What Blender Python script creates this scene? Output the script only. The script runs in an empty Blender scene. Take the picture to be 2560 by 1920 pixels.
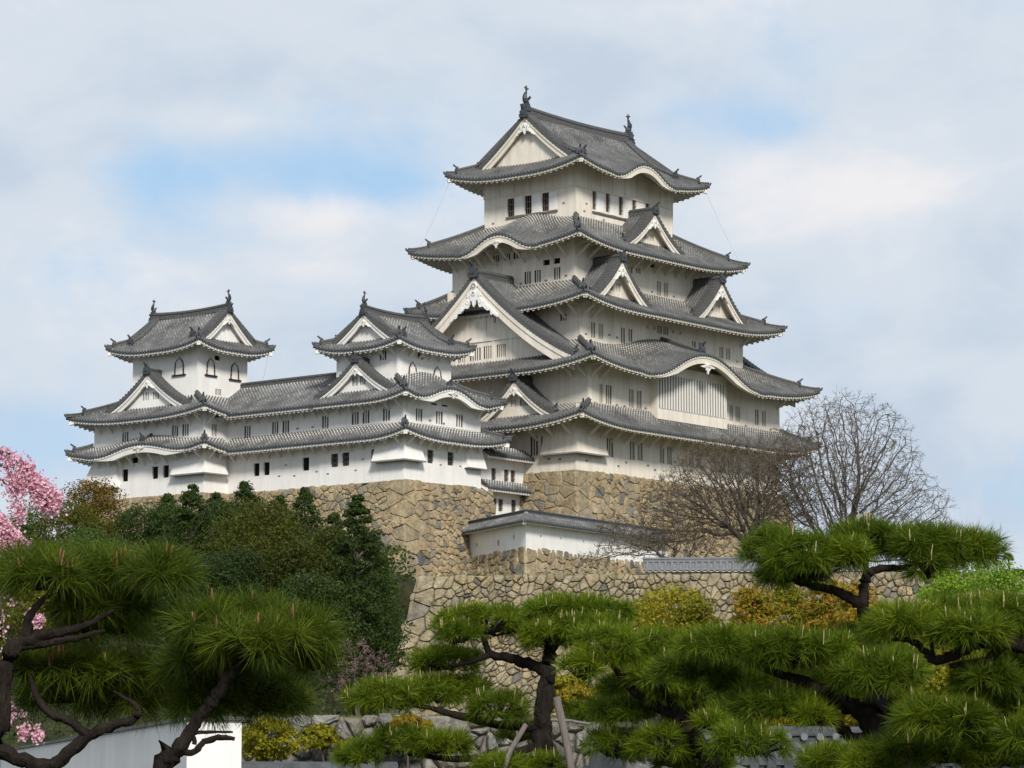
import bpy, math, random
import numpy as np
from mathutils import Vector, Matrix
R = math.radians
rnd = random.Random(7)
scn = bpy.context.scene
col = scn.collection

# ------------------------------------------------------------------ camera
cam_data = bpy.data.cameras.new("camera")
cam = bpy.data.objects.new("camera", cam_data)
col.objects.link(cam)
cam_data.sensor_width = 36.0
cam_data.lens = 7900.0 / 2560.0 * 36.0
cam_data.clip_start = 0.1
cam_data.clip_end = 20000.0
cam.location = (0, 0, 0)
cam.rotation_euler = (R(90 + 7.6), 0, 0)
scn.camera = cam
GROUND = -1.6

# ------------------------------------------------------------------ light and sky
SUN_EL, SUN_AZ = R(36), R(168)          # azimuth clockwise from +y
to_sun = Vector((math.sin(SUN_AZ) * math.cos(SUN_EL), math.cos(SUN_AZ) * math.cos(SUN_EL), math.sin(SUN_EL)))
sd = bpy.data.lights.new("sun", 'SUN')
sd.energy = 3.6
sd.angle = R(12.0)
sd.color = (1.0, 0.95, 0.87)
so = bpy.data.objects.new("sun", sd)
col.objects.link(so)
so.rotation_euler = to_sun.to_track_quat('Z', 'Y').to_euler()
so.location = (0, -50, 120)
scn.view_settings.view_transform = 'Standard'
scn.view_settings.look = 'None'
scn.view_settings.exposure = 0.10
scn.view_settings.gamma = 1.0
scn.view_settings.use_curve_mapping = False


def build_world():
    w = bpy.data.worlds.new("World")
    scn.world = w
    w.use_nodes = True
    nt = w.node_tree
    nt.nodes.clear()
    N, Lk = nt.nodes, nt.links
    out = N.new('ShaderNodeOutputWorld')
    bg = N.new('ShaderNodeBackground')
    bg.inputs['Strength'].default_value = 0.1
    sky = N.new('ShaderNodeTexSky')
    sky.sky_type = 'NISHITA'
    sky.sun_disc = False
    sky.sun_elevation = SUN_EL
    sky.sun_rotation = SUN_AZ
    sky.air_density = 1.0
    sky.dust_density = 1.0
    sky.ozone_density = 1.5
    tc = N.new('ShaderNodeTexCoord')
    sep = N.new('ShaderNodeSeparateXYZ')
    Lk.new(tc.outputs['Generated'], sep.inputs[0])

    def math_(op, a, b=None, c=None):
        m = N.new('ShaderNodeMath')
        m.operation = op
        for i, v in enumerate((a, b, c)):
            if v is None:
                continue
            if isinstance(v, (int, float)):
                m.inputs[i].default_value = v
            else:
                Lk.new(v, m.inputs[i])
        return m.outputs[0]
    X, Y, Z = sep.outputs
    mp = N.new('ShaderNodeMapping')
    mp.inputs['Scale'].default_value = (1.0, 1.0, 1.45)
    Lk.new(tc.outputs['Generated'], mp.inputs[0])

    def noise(scale, detail, rough, off, dist=0.0):
        m2 = N.new('ShaderNodeMapping')
        m2.inputs['Location'].default_value = off
        Lk.new(mp.outputs[0], m2.inputs[0])
        n = N.new('ShaderNodeTexNoise')
        n.inputs['Scale'].default_value = scale
        n.inputs['Detail'].default_value = detail
        n.inputs['Roughness'].default_value = rough
        n.inputs['Distortion'].default_value = dist
        Lk.new(m2.outputs[0], n.inputs['Vector'])
        return n.outputs['Fac']

    def spot(az, el, saz, sel, amp):
        cx, cz = math.sin(R(az)) * math.cos(R(el)), math.sin(R(el))
        dx = math_('MULTIPLY', math_('SUBTRACT', X, cx), 1.0 / R(saz))
        dz = math_('MULTIPLY', math_('SUBTRACT', Z, cz), 1.0 / R(sel))
        e = math_('ADD', math_('MULTIPLY', dx, dx), math_('MULTIPLY', dz, dz))
        g = math_('POWER', 2.718, math_('MULTIPLY', e, -1.0))
        return math_('MULTIPLY', g, amp)

    def ramp(fac, stops):
        r = N.new('ShaderNodeValToRGB')
        r.color_ramp.interpolation = 'EASE'
        els = r.color_ramp.elements
        while len(els) < len(stops):
            els.new(0.5)
        for e, (p, c) in zip(els, stops):
            e.position = p
            e.color = c if len(c) == 4 else (*c, 1)
        Lk.new(fac, r.inputs[0])
        return r.outputs[0]
    # cover: thin overcast everywhere, opened to blue in a few holes of the cloud deck
    cov = math_('ADD', math_('MULTIPLY', noise(10.0, 9, 0.58, (3.1, 0, 0.4), 0.2), 1.2), 0.20)
    for a in CLOUD_HOLES:
        cov = math_('ADD', cov, spot(*a))
    cover = ramp(cov, [(0.38, (0, 0, 0)), (0.79, (1, 1, 1))])
    lum = math_('ADD', math_('MULTIPLY', noise(15.0, 9, 0.58, (0.7, 0.2, 1.9), 0.3), 1.0), -0.05)
    for a in CLOUD_LIGHTS:
        lum = math_('ADD', lum, spot(*a))
    shade = ramp(lum, [(0.22, (5.2, 6.05, 7.15)), (0.50, (6.3, 6.95, 7.75)), (0.82, (8.1, 8.0, 8.2))])
    blue = N.new('ShaderNodeMixRGB')
    blue.inputs[0].default_value = 0.75
    Lk.new(sky.outputs[0], blue.inputs[1])
    blue.inputs[2].default_value = (4.2, 6.3, 8.7, 1)
    mix = N.new('ShaderNodeMixRGB')
    Lk.new(cover, mix.inputs[0])
    Lk.new(blue.outputs[0], mix.inputs[1])
    Lk.new(shade, mix.inputs[2])
    Lk.new(mix.outputs[0], bg.inputs[0])
    Lk.new(bg.outputs[0], out.inputs[0])


def px(u, v, su, sv, amp):
    return ((u - 1280) / 7900 * 57.3, 7.6 - (v - 960) / 7900 * 57.3, su / 7900 * 57.3, sv / 7900 * 57.3, amp)


# (azimuth, elevation, half width, half height in degrees, weight)
CLOUD_HOLES = [px(620, 430, 320, 85, -0.29), px(360, 480, 150, 120, -0.16), px(960, 470, 120, 50, -0.16), px(1960, 315, 300, 60, -0.19),
               px(80, 1120, 220, 160, -0.28), px(2520, 1250, 330, 200, -0.22), px(1150, 440, 150, 200, -0.12), px(2300, 620, 300, 60, 0.25), px(600, 100, 900, 160, 0.1)]
CLOUD_LIGHTS = [px(2150, 470, 420, 110, 0.30), px(1860, 440, 150, 110, 0.12), px(780, 520, 260, 70, 0.22), px(800, 690, 220, 60, 0.2), px(560, 310, 240, 45, 0.22),
                px(1800, 20, 500, 60, 0.2), px(500, 700, 420, 170, 0.16), px(2350, 920, 220, 50, 0.14), px(2450, 1150, 350, 300, -0.12), px(100, 1050, 250, 200, -0.12),
                px(1100, 200, 900, 90, -0.08)]
build_world()

# ------------------------------------------------------------------ materials


class Mat:
    def __init__(s, name, rough=0.8, spec=0.3):
        s.m = bpy.data.materials.new(name)
        s.m.use_nodes = True
        s.nt = s.m.node_tree
        s.N, s.L = s.nt.nodes, s.nt.links
        s.b = s.N['Principled BSDF']
        s.b.inputs['Roughness'].default_value = rough
        s.b.inputs['Specular IOR Level'].default_value = spec
        s.out = s.N['Material Output']
        s._tc = None

    def tc(s, kind='Object'):
        if s._tc is None:
            s._tc = s.N.new('ShaderNodeTexCoord')
        return s._tc.outputs[kind]

    def noise(s, scale, detail=4, rough=0.55, stretch=(1, 1, 1), kind='Object'):
        mp = s.N.new('ShaderNodeMapping')
        mp.inputs['Scale'].default_value = stretch
        s.L.new(s.tc(kind), mp.inputs[0])
        n = s.N.new('ShaderNodeTexNoise')
        n.inputs['Scale'].default_value = scale
        n.inputs['Detail'].default_value = detail
        n.inputs['Roughness'].default_value = rough
        s.L.new(mp.outputs[0], n.inputs['Vector'])
        return n.outputs['Fac']

    def island(s):
        g = s.N.new('ShaderNodeNewGeometry')
        return g.outputs['Random Per Island']

    def ramp(s, fac, stops, interp='LINEAR'):
        r = s.N.new('ShaderNodeValToRGB')
        r.color_ramp.interpolation = interp
        els = r.color_ramp.elements
        while len(els) < len(stops):
            els.new(0.5)
        for e, (p, c) in zip(els, stops):
            e.position = p
            e.color = (*c, 1) if not isinstance(c, (int, float)) else (c, c, c, 1)
        s.L.new(fac, r.inputs[0])
        return r.outputs[0]

    def val(s, v):
        n = s.N.new('ShaderNodeRGB')
        n.outputs[0].default_value = (*v, 1)
        return n.outputs[0]

    def mix(s, fac, a, b, mode='MIX'):
        m = s.N.new('ShaderNodeMixRGB')
        m.blend_type = mode
        for i, v in enumerate((fac, a, b)):
            if isinstance(v, (int, float)):
                m.inputs[i].default_value = v if i == 0 else (v, v, v, 1)
            elif isinstance(v, tuple):
                m.inputs[i].default_value = (*v, 1)
            else:
                s.L.new(v, m.inputs[i])
        return m.outputs[0]

    def math(s, op, a, b=None):
        m = s.N.new('ShaderNodeMath')
        m.operation = op
        for i, v in enumerate((a, b)):
            if v is None:
                continue
            if isinstance(v, (int, float)):
                m.inputs[i].default_value = v
            else:
                s.L.new(v, m.inputs[i])
        return m.outputs[0]

    def uv(s):
        sp = s.N.new('ShaderNodeSeparateXYZ')
        s.L.new(s.tc('UV'), sp.inputs[0])
        return sp.outputs[0], sp.outputs[1]

    def color(s, c):
        if isinstance(c, tuple):
            s.b.inputs['Base Color'].default_value = (*c, 1)
        else:
            s.L.new(c, s.b.inputs['Base Color'])
        return s

    def bump(s, h, strength=0.4, dist=0.05):
        b = s.N.new('ShaderNodeBump')
        b.inputs['Strength'].default_value = strength
        b.inputs['Distance'].default_value = dist
        s.L.new(h, b.inputs['Height'])
        s.L.new(b.outputs[0], s.b.inputs['Normal'])
        return s

    def translucent(s, c, fac):
        t = s.N.new('ShaderNodeBsdfTranslucent')
        if isinstance(c, tuple):
            t.inputs[0].default_value = (*c, 1)
        else:
            s.L.new(c, t.inputs[0])
        mx = s.N.new('ShaderNodeMixShader')
        mx.inputs[0].default_value = fac
        s.L.new(s.b.outputs[0], mx.inputs[1])
        s.L.new(t.outputs[0], mx.inputs[2])
        s.L.new(mx.outputs[0], s.out.inputs[0])
        return s


def plaster(name, clean, dirty, amount, streak):
    m = Mat(name, 0.9, 0.15)
    big = m.noise(0.35, 5, 0.6)
    st = m.noise(1.1, 5, 0.65, (1.6, 1.6, 0.16))
    f = m.mix(streak, big, st)
    c = m.mix(m.ramp(f, [(0.42, 0.0), (0.78, amount)]), clean, dirty)
    fine = m.noise(6.0, 3)
    c = m.mix(0.06, c, fine, 'MULTIPLY')
    m.color(c).bump(m.noise(3.0, 4), 0.12, 0.03)
    return m.m


def tile(name, dark, light, joint, amt):
    m = Mat(name, 0.62, 0.4)
    u, v = m.uv()
    n1 = m.noise(0.45, 6, 0.7)
    n2 = m.noise(7.0, 3, 0.6)
    c = m.mix(m.ramp(n1, [(0.3, 0.0), (0.7, 1.0)]), dark, light)
    c = m.mix(0.55, c, m.ramp(n2, [(0.3, 0.45), (0.7, 1.35)]), 'MULTIPLY')
    # mortar at the tile joints: a band of plaster every course, on the round cover tiles
    fu = m.math('FRACT', u)
    fv = m.math('FRACT', v)
    du = m.math('ABSOLUTE', m.math('SUBTRACT', fu, 0.5))
    onroll = m.math('LESS_THAN', m.math('ABSOLUTE', m.math('SUBTRACT', du, 0.22)), 0.11)
    band = m.math('LESS_THAN', fv, 0.42)
    cell = m.N.new('ShaderNodeTexWhiteNoise')
    cell.noise_dimensions = '2D'
    cb = m.N.new('ShaderNodeCombineXYZ')
    m.L.new(m.math('FLOOR', u), cb.inputs[0])
    m.L.new(m.math('FLOOR', v), cb.inputs[1])
    m.L.new(cb.outputs[0], cell.inputs[0])
    wear = m.math('ADD', m.math('MULTIPLY', cell.outputs[0], 0.30), m.math('MULTIPLY', m.noise(0.45, 3), 0.6))
    at = m.N.new('ShaderNodeAttribute')
    at.attribute_name = 'mortar'
    wear = m.math('ADD', wear, at.outputs['Fac'])
    keep = m.ramp(m.math('SUBTRACT', wear, 0.75 - amt), [(0.0, 0.0), (0.70, 1.0)])
    f = m.math('MULTIPLY', m.math('MULTIPLY', onroll, band), keep)
    c = m.mix(f, c, joint)
    m.color(c)
    saw = m.math('MULTIPLY', fv, -1.0)
    m.bump(m.math('ADD', saw, m.math('MULTIPLY', n2, 0.3)), 0.5, 0.05)
    return m.m


def simple(name, c, rough=0.8, var=0.25, scale=3.0, bump=0.2, spec=0.3, stretch=(1, 1, 1)):
    m = Mat(name, rough, spec)
    n = m.noise(scale, 5, 0.6, stretch)
    m.color(m.mix(1.0, c, m.ramp(n, [(0.25, 1 - var), (0.75, 1 + var)]), 'MULTIPLY'))
    if bump:
        m.bump(n, bump, 0.05)
    return m.m


def foliage(name, stops, rough=0.6, trans=0.25, nscale=0.5, tcol=None):
    m = Mat(name, rough, 0.12)
    c = m.ramp(m.mix(0.45, m.island(), m.noise(nscale, 3)), stops)
    oi = m.N.new('ShaderNodeObjectInfo')
    c = m.mix(1.0, c, m.ramp(oi.outputs['Random'], [(0.0, (0.72, 0.74, 0.80)), (0.5, (1.0, 1.0, 1.0)), (1.0, (1.30, 1.20, 1.0))]), 'MULTIPLY')
    m.color(c)
    if trans:
        m.translucent(m.mix(0.5, c, tcol or (0.2, 0.3, 0.02)), trans)
    return m.m


def stone(name, stops, moss=0.0, mosscol=(0.08, 0.09, 0.03)):
    m = Mat(name, 0.92, 0.15)
    c = m.ramp(m.island(), stops)
    n = m.noise(1.7, 6, 0.65)
    c = m.mix(0.85, c, m.ramp(n, [(0.3, 0.5), (0.7, 1.3)]), 'MULTIPLY')
    c = m.mix(0.5, c, m.ramp(m.noise(9.0, 5, 0.7), [(0.35, 0.55), (0.65, 1.35)]), 'MULTIPLY')
    n3 = m.noise(0.22, 4, 0.6)
    c = m.mix(m.ramp(n3, [(0.45, 0.0), (0.75, 0.45)]), c, (0.13, 0.12, 0.10))
    if moss:
        c = m.mix(m.ramp(m.noise(0.6, 5, 0.7), [(0.5, 0.0), (0.68, moss)]), c, mosscol)
    m.color(c).bump(m.math('ADD', n, m.math('MULTIPLY', m.noise(6.0, 6, 0.75), 0.7)), 1.0, 0.16)
    return m.m


PL_WHITE = plaster('white_plaster', (0.86, 0.84, 0.81), (0.60, 0.57, 0.51), 0.6, 0.6)
PL_OLD = plaster('aged_plaster', (0.81, 0.75, 0.655), (0.50, 0.43, 0.335), 0.8, 0.65)
PL_TRIM = plaster('trim_plaster', (0.80, 0.775, 0.73), (0.55, 0.52, 0.46), 0.5, 0.5)
PL_TRIM_OLD = plaster('aged_trim_plaster', (0.74, 0.69, 0.59), (0.50, 0.44, 0.34), 0.6, 0.5)
TILE = tile('roof_tile', (0.062, 0.062, 0.060), (0.165, 0.165, 0.162), (0.54, 0.51, 0.46), 0.12)
TILE_W = tile('roof_tile_pale_joints', (0.068, 0.068, 0.068), (0.175, 0.175, 0.172), (0.64, 0.62, 0.58), 0.20)
TILE_EDGE = simple('edge_tile', (0.050, 0.056, 0.062), 0.55, 0.45, 5.0, 0.3, 0.4)
TILE_RIDGE = simple('ridge_tile', (0.085, 0.086, 0.084), 0.65, 0.5, 4.0, 0.4, 0.35, (1, 1, 3))
TILE_NEW = simple('pale_tile', (0.155, 0.16, 0.17), 0.5, 0.3, 4.0, 0.2, 0.4)
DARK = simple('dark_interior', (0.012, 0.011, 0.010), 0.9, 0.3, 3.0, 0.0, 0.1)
BLACK = simple('black_lacquer', (0.015, 0.014, 0.014), 0.5, 0.3, 3.0, 0.0, 0.4)
WOOD = simple('weathered_wood', (0.16, 0.14, 0.12), 0.85, 0.35, 6.0, 0.3, 0.2, (4, 4, 0.5))
LEDGE = simple('grey_ledge_board', (0.22, 0.21, 0.20), 0.8, 0.25, 4.0, 0.2)
STONE_TAN = stone('tan_stone', [(0.0, (0.37, 0.285, 0.17)), (0.25, (0.43, 0.34, 0.21)), (0.45, (0.32, 0.265, 0.175)), (0.62, (0.45, 0.37, 0.24)), (0.80, (0.40, 0.295, 0.165)), (0.95, (0.27, 0.245, 0.19)), (1.0, (0.13, 0.13, 0.13))])
STONE_GREY = stone('grey_tan_stone', [(0.0, (0.37, 0.31, 0.20)), (0.3, (0.44, 0.375, 0.25)), (0.55, (0.32, 0.275, 0.185)), (0.8, (0.44, 0.35, 0.20)), (0.96, (0.25, 0.225, 0.18)), (1.0, (0.12, 0.12, 0.12))], 0.35, (0.17, 0.155, 0.07))
STONE_PALE = stone('pale_grey_stone', [(0.0, (0.33, 0.315, 0.28)), (0.35, (0.22, 0.205, 0.18)), (0.7, (0.40, 0.385, 0.345)), (1.0, (0.15, 0.14, 0.13))], 0.9, (0.12, 0.115, 0.025))
LATTICE_SHADE = simple('lattice_gap_shade', (0.22, 0.205, 0.18), 0.9, 0.2, 4.0, 0.1)  # shadow grey painted for the gaps between the bay's bars
GAP = simple('wall_joint_earth', (0.15, 0.122, 0.082), 0.95, 0.4, 4.0, 0.3, 0.1)
BARK = simple('pine_bark', (0.022, 0.017, 0.014), 0.95, 0.6, 18.0, 1.0, 0.1, (1, 1, 0.35))
BARK_GREY = simple('grey_bark', (0.115, 0.10, 0.085), 0.9, 0.4, 3.0, 0.4, 0.1)
BARK_BROWN = simple('brown_bark', (0.10, 0.083, 0.068), 0.9, 0.4, 3.0, 0.4, 0.1)
EARTH = simple('grassy_earth', (0.035, 0.036, 0.018), 0.95, 0.5, 0.4, 0.4, 0.1)
GRASSM = simple('terrace_grass', (0.10, 0.115, 0.04), 0.95, 0.5, 1.2, 0.5, 0.1)

# ------------------------------------------------------------------ mesh helpers


class MB:
    def __init__(s):
        s.v, s.f, s.mi, s.uv, s.mo = [], [], [], [], []

    def face(s, pts, m=0, uv=None, mo=None):
        i = len(s.v)
        n = len(pts)
        s.v.extend([(p[0], p[1], p[2]) for p in pts])
        s.f.append(tuple(range(i, i + n)))
        s.mi.append(m)
        s.uv.extend(uv if uv else [(0, 0)] * n)
        s.mo.extend(mo if mo else [0.0] * n)

    def grid(s, P, m=0, uv=None, mo=None, flip=False):
        nu, nv = len(P), len(P[0])
        base = len(s.v)
        for r in P:
            s.v.extend([(p[0], p[1], p[2]) for p in r])
        for i in range(nu - 1):
            for j in range(nv - 1):
                q = [(i, j), (i + 1, j), (i + 1, j + 1), (i, j + 1)]
                if flip:
                    q.reverse()
                s.f.append(tuple(base + a * nv + b for a, b in q))
                s.mi.append(m)
                s.uv.extend([uv[a][b] if uv else (0, 0) for a, b in q])
                s.mo.extend([mo[a][b] if mo else 0.0 for a, b in q])

    def hexa(s, p, m=0):
        # p: 8 points, bottom ring 0-3, top ring 4-7 (counter-clockwise seen from above)
        for q in ((3, 2, 1, 0), (4, 5, 6, 7), (0, 1, 5, 4), (1, 2, 6, 5), (2, 3, 7, 6), (3, 0, 4, 7)):
            s.face([p[k] for k in q], m)

    def box(s, x0, x1, y0, y1, z0, z1, m=0):
        s.hexa([(x0, y0, z0), (x1, y0, z0), (x1, y1, z0), (x0, y1, z0), (x0, y0, z1), (x1, y0, z1), (x1, y1, z1), (x0, y1, z1)], m)

    def beam(s, a, b, w, h, m=0):
        a, b = Vector(a), Vector(b)
        d = (b - a).normalized()
        side = d.cross(Vector((0, 0, 1)))
        if side.length < 1e-4:
            side = Vector((1, 0, 0))
        side.normalize()
        up = side.cross(d).normalized()
        sx, uz = side * (w / 2), up * (h / 2)
        s.hexa([a - sx - uz, a + sx - uz, b + sx - uz, b - sx - uz, a - sx + uz, a + sx + uz, b + sx + uz, b - sx + uz], m)

    def tube(s, path, rad, n=6, m=0, cap=True):
        path = [Vector(p) for p in path]
        rings = []
        ref = Vector((0.31, 0.17, 0.93))
        for i, p in enumerate(path):
            d = (path[min(i + 1, len(path) - 1)] - path[max(i - 1, 0)])
            if d.length < 1e-6:
                d = Vector((0, 0, 1))
            d.normalize()
            x = d.cross(ref)
            if x.length < 0.05:
                x = d.cross(Vector((1, 0, 0)))
            x.normalize()
            y = d.cross(x)
            r = rad[i] if hasattr(rad, '__len__') else rad
            rings.append([p + x * (r * math.cos(2 * math.pi * k / n)) + y * (r * math.sin(2 * math.pi * k / n)) for k in range(n + 1)])
        s.grid(rings, m, flip=True)
        if cap:
            s.face(list(reversed(rings[0][:n])), m)
            s.face(rings[-1][:n], m)

    def prism(s, poly, ext, m=0):
        ext = Vector(ext)
        a = [Vector(p) for p in poly]
        b = [p + ext for p in a]
        s.face(list(reversed(a)), m)
        s.face(b, m)
        n = len(a)
        for i in range(n):
            j = (i + 1) % n
            s.face([a[i], a[j], b[j], b[i]], m)

    def build(s, name, mats, parent=None, zoff=0.0, smooth=False):
        me = bpy.data.meshes.new(name)
        if isinstance(zoff, Vector):
            v = [(x - zoff.x, y - zoff.y, z - zoff.z) for x, y, z in s.v]
        else:
            v = [(x, y, z - zoff) for x, y, z in s.v] if zoff else s.v
        me.from_pydata(v, [], s.f)
        if not isinstance(mats, (list, tuple)):
            mats = [mats]
        for m in mats:
            me.materials.append(m)
        if len(mats) > 1:
            me.polygons.foreach_set('material_index', s.mi)
        if any(u != (0, 0) for u in s.uv[:400:7]):
            ul = me.uv_layers.new(name='UVMap')
            ul.data.foreach_set('uv', np.array(s.uv, dtype=np.float32).ravel())
            at = me.attributes.new('mortar', 'FLOAT', 'CORNER')
            at.data.foreach_set('value', np.array(s.mo, dtype=np.float32))
        if smooth:
            me.polygons.foreach_set('use_smooth', [True] * len(me.polygons))
        me.update()
        o = bpy.data.objects.new(name, me)
        col.objects.link(o)
        if parent:
            o.parent = parent
        return o


def thing(name, label, cat, loc=(0, 0, 0), rz=0.0, scale=1.0, group=None):
    o = bpy.data.objects.new(name, None)
    col.objects.link(o)
    o.location = loc
    o.rotation_euler = (0, 0, rz)
    o.scale = (scale,) * 3
    o.empty_display_size = 0.5
    return tag(o, label, cat, group)


def tag(o, label, cat, group=None):
    o['label'] = label
    o['category'] = cat
    if group:
        o['group'] = group
    return o


def struct(o):
    o['kind'] = 'structure'
    return o


class Side:
    """One side of a rectangular plan: u runs along the eave, w runs inwards."""

    def __init__(s, which, a0, a1, b0, b1):
        s.which = which
        s.o, s.u, s.w, s.L = {
            'R': ((a0, b0), (1, 0), (0, 1), a1 - a0),
            'E': ((a1, b0), (0, 1), (-1, 0), b1 - b0),
            'N': ((a1, b1), (-1, 0), (0, -1), a1 - a0),
            'L': ((a0, b1), (0, -1), (1, 0), b1 - b0)}[which]

    def p(s, u, w, z):
        return Vector((s.o[0] + s.u[0] * u + s.w[0] * w, s.o[1] + s.u[1] * u + s.w[1] * w, z))

    def uc(s, c):
        """u of a plan coordinate (a on R/N sides, b on L/E sides)"""
        return (c - s.o[0]) * s.u[0] if s.which in 'RN' else (c - s.o[1]) * s.u[1]


PROFILE = [(0.0, 0.0), (0.22, 0.0), (0.28, 0.62), (0.40, 0.95), (0.50, 1.0), (0.60, 0.95), (0.72, 0.62), (0.78, 0.0)]
ROLL = 0.125
PER = 0.36


def roll_columns(L, per=PER):
    n = max(1, int(round(L / per)))
    p = L / n
    us = []
    for i in range(n):
        for ph, h in PROFILE:
            us.append(((i + ph) * p, h, i + ph))
    us.append((L, 0.0, float(n)))
    return us


def tile_sheet(mb, S, zf, wmax, Dd, mor=0.5, nrow=7, lo=0.0, hi=None, per=PER, front=True):
    """Round-tile roof surface on one side, its courses running up from the eave."""
    hi = S.L if hi is None else hi
    P, U, M, F = [], [], [], []
    for u, h, ph in roll_columns(S.L, per):
        if u < lo - 1e-6 or u > hi + 1e-6:
            continue
        wm = wmax(u)
        if wm < 0.02:
            wm = 0.02
        r, q, mm = [], [], []
        slen, last = 0.0, None
        for j in range(nrow + 1):
            w = wm * j / nrow
            pt = S.p(u, w, zf(u, w) + h * ROLL)
            if last is not None:
                slen += (pt - last).length
            last = pt
            r.append(pt)
            q.append((ph, slen / 0.34))
            mm.append(1.5 * mor * (w / Dd) ** 1.6)
        P.append(r)
        U.append(q)
        M.append(mm)
        F.append((S.p(u, 0, zf(u, 0) + h * ROLL), S.p(u, -0.015, zf(u, 0) - 0.08 - 0.11 * (h > 0.5)), S.p(u, 0.16, zf(u, 0) - 0.10)))
    mb.grid(P, 0, U, M)
    if front:
        mb.grid([[f[2], f[1], f[0]] for f in F], 1)


def eave_under(mb, S, zf, wmax, ov, raf=0.6, lo=0.0, hi=None, kara=None, rh=0.20, rw=0.22, step=0.45):
    """White fascia, soffit following the roof, and rafters."""
    hi = S.L if hi is None else hi
    n = max(4, int((hi - lo) / step))
    us = [lo + (hi - lo) * i / n for i in range(n + 1)]
    A, B = [], []
    for u in us:
        e = zf(u, 0)
        A.append([S.p(u, 0.20, e - 0.10), S.p(u, 0.20, e - 0.10), S.p(u, 0.10, e - 0.10), S.p(u, 0.10, e - 0.33), S.p(u, 0.26, e - 0.33)])
        wm = min(ov, wmax(u))
        B.append([S.p(u, max(0.0, wm * t) + 0.2 * (1 - t), zf(u, wm * t) - 0.33 - 0.14 * min(1, t * 2)) for t in (0, .34, .67, 1.0)])
    mb.grid(A, 0, flip=True)
    mb.grid(B, 0, flip=True)
    u = lo + raf * 0.5
    while u < hi:
        wm = min(ov, wmax(u))
        if wm > 0.45:
            k = kara(u) if kara else 0.0
            if k < 0.08:
                z0, z1 = zf(u, 0.19) - 0.36, zf(u, wm) - 0.46
                x = rw / 2
                mb.hexa([S.p(u - x, 0.19, z0 - rh), S.p(u + x, 0.19, z0 - rh), S.p(u + x, wm, z1 - rh), S.p(u - x, wm, z1 - rh),
                         S.p(u - x, 0.19, z0 + .04), S.p(u + x, 0.19, z0 + .04), S.p(u + x, wm, z1 + .04), S.p(u - x, wm, z1 + .04)], 0)
        u += raf
    if kara:
        C = []
        D = []
        for u in [lo + (hi - lo) * i / (n * 3) for i in range(n * 3 + 1)]:
            k = kara(u)
            if k > 0.0:
                e = zf(u, 0)
                hh = 0.38 + 0.40 * min(1, k * 2.2)
                C.append([S.p(u, 0.05, e - 0.12), S.p(u, 0.03, e - 0.30), S.p(u, 0.03, e - 0.30), S.p(u, 0.09, e - 0.34), S.p(u, 0.09, e - hh), S.p(u, 0.42, e - hh), S.p(u, 0.42, e - 0.3)])
        if len(C) > 1:
            mb.grid(C, 0, flip=True)


def ridge_loft(mb, pts, w=0.36, h=0.34, m=0):
    pts = [Vector(p) for p in pts]
    rings = []
    for i, p in enumerate(pts):
        d = pts[min(i + 1, len(pts) - 1)] - pts[max(i - 1, 0)]
        d = Vector((d.x, d.y, 0)).normalized()
        x = Vector((d.y, -d.x, 0))
        prof = [(-.5, -.3), (-.5, .50), (-.62, .52), (-.62, .62), (-.36, .66), (-.34, .88), (0, 1.05), (.34, .88), (.36, .66), (.62, .62), (.62, .52), (.5, .50), (.5, -.3)]
        rings.append([p + x * (a * w) + Vector((0, 0, b * h)) for a, b in prof])
    mb.grid(rings, m)
    mb.face(rings[0], m)
    mb.face(list(reversed(rings[-1])), m)


def end_tile(mb, pos, d, s=1.0, m=0):
    """Ridge-end ornament: horned plate with a round tile sticking out above it."""
    pos = Vector(pos)
    d = Vector((d[0], d[1], 0)).normalized()
    x = Vector((d.y, -d.x, 0))
    Z = Vector((0, 0, 1))
    sh = [(-.42, -.12), (-.48, .16), (-.36, .30), (-.40, .52), (-.24, .56), (-.16, .74), (0, .80), (.16, .74), (.24, .56), (.40, .52), (.36, .30), (.48, .16), (.42, -.12)]
    mb.prism([pos + x * (a * s) + Z * (b * s) - d * 0.10 * s for a, b in sh], d * (0.22 * s), m)
    mb.tube([pos + Z * .28 * s + d * .06 * s, pos + Z * .28 * s + d * .20 * s], [.20 * s, .15 * s], 8, m)
    mb.tube([pos - d * .3 * s + Z * .62 * s, pos + Z * .80 * s + d * .12 * s, pos + Z * 1.05 * s + d * .42 * s], [.10 * s, .12 * s, .10 * s], 6, m)


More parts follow.
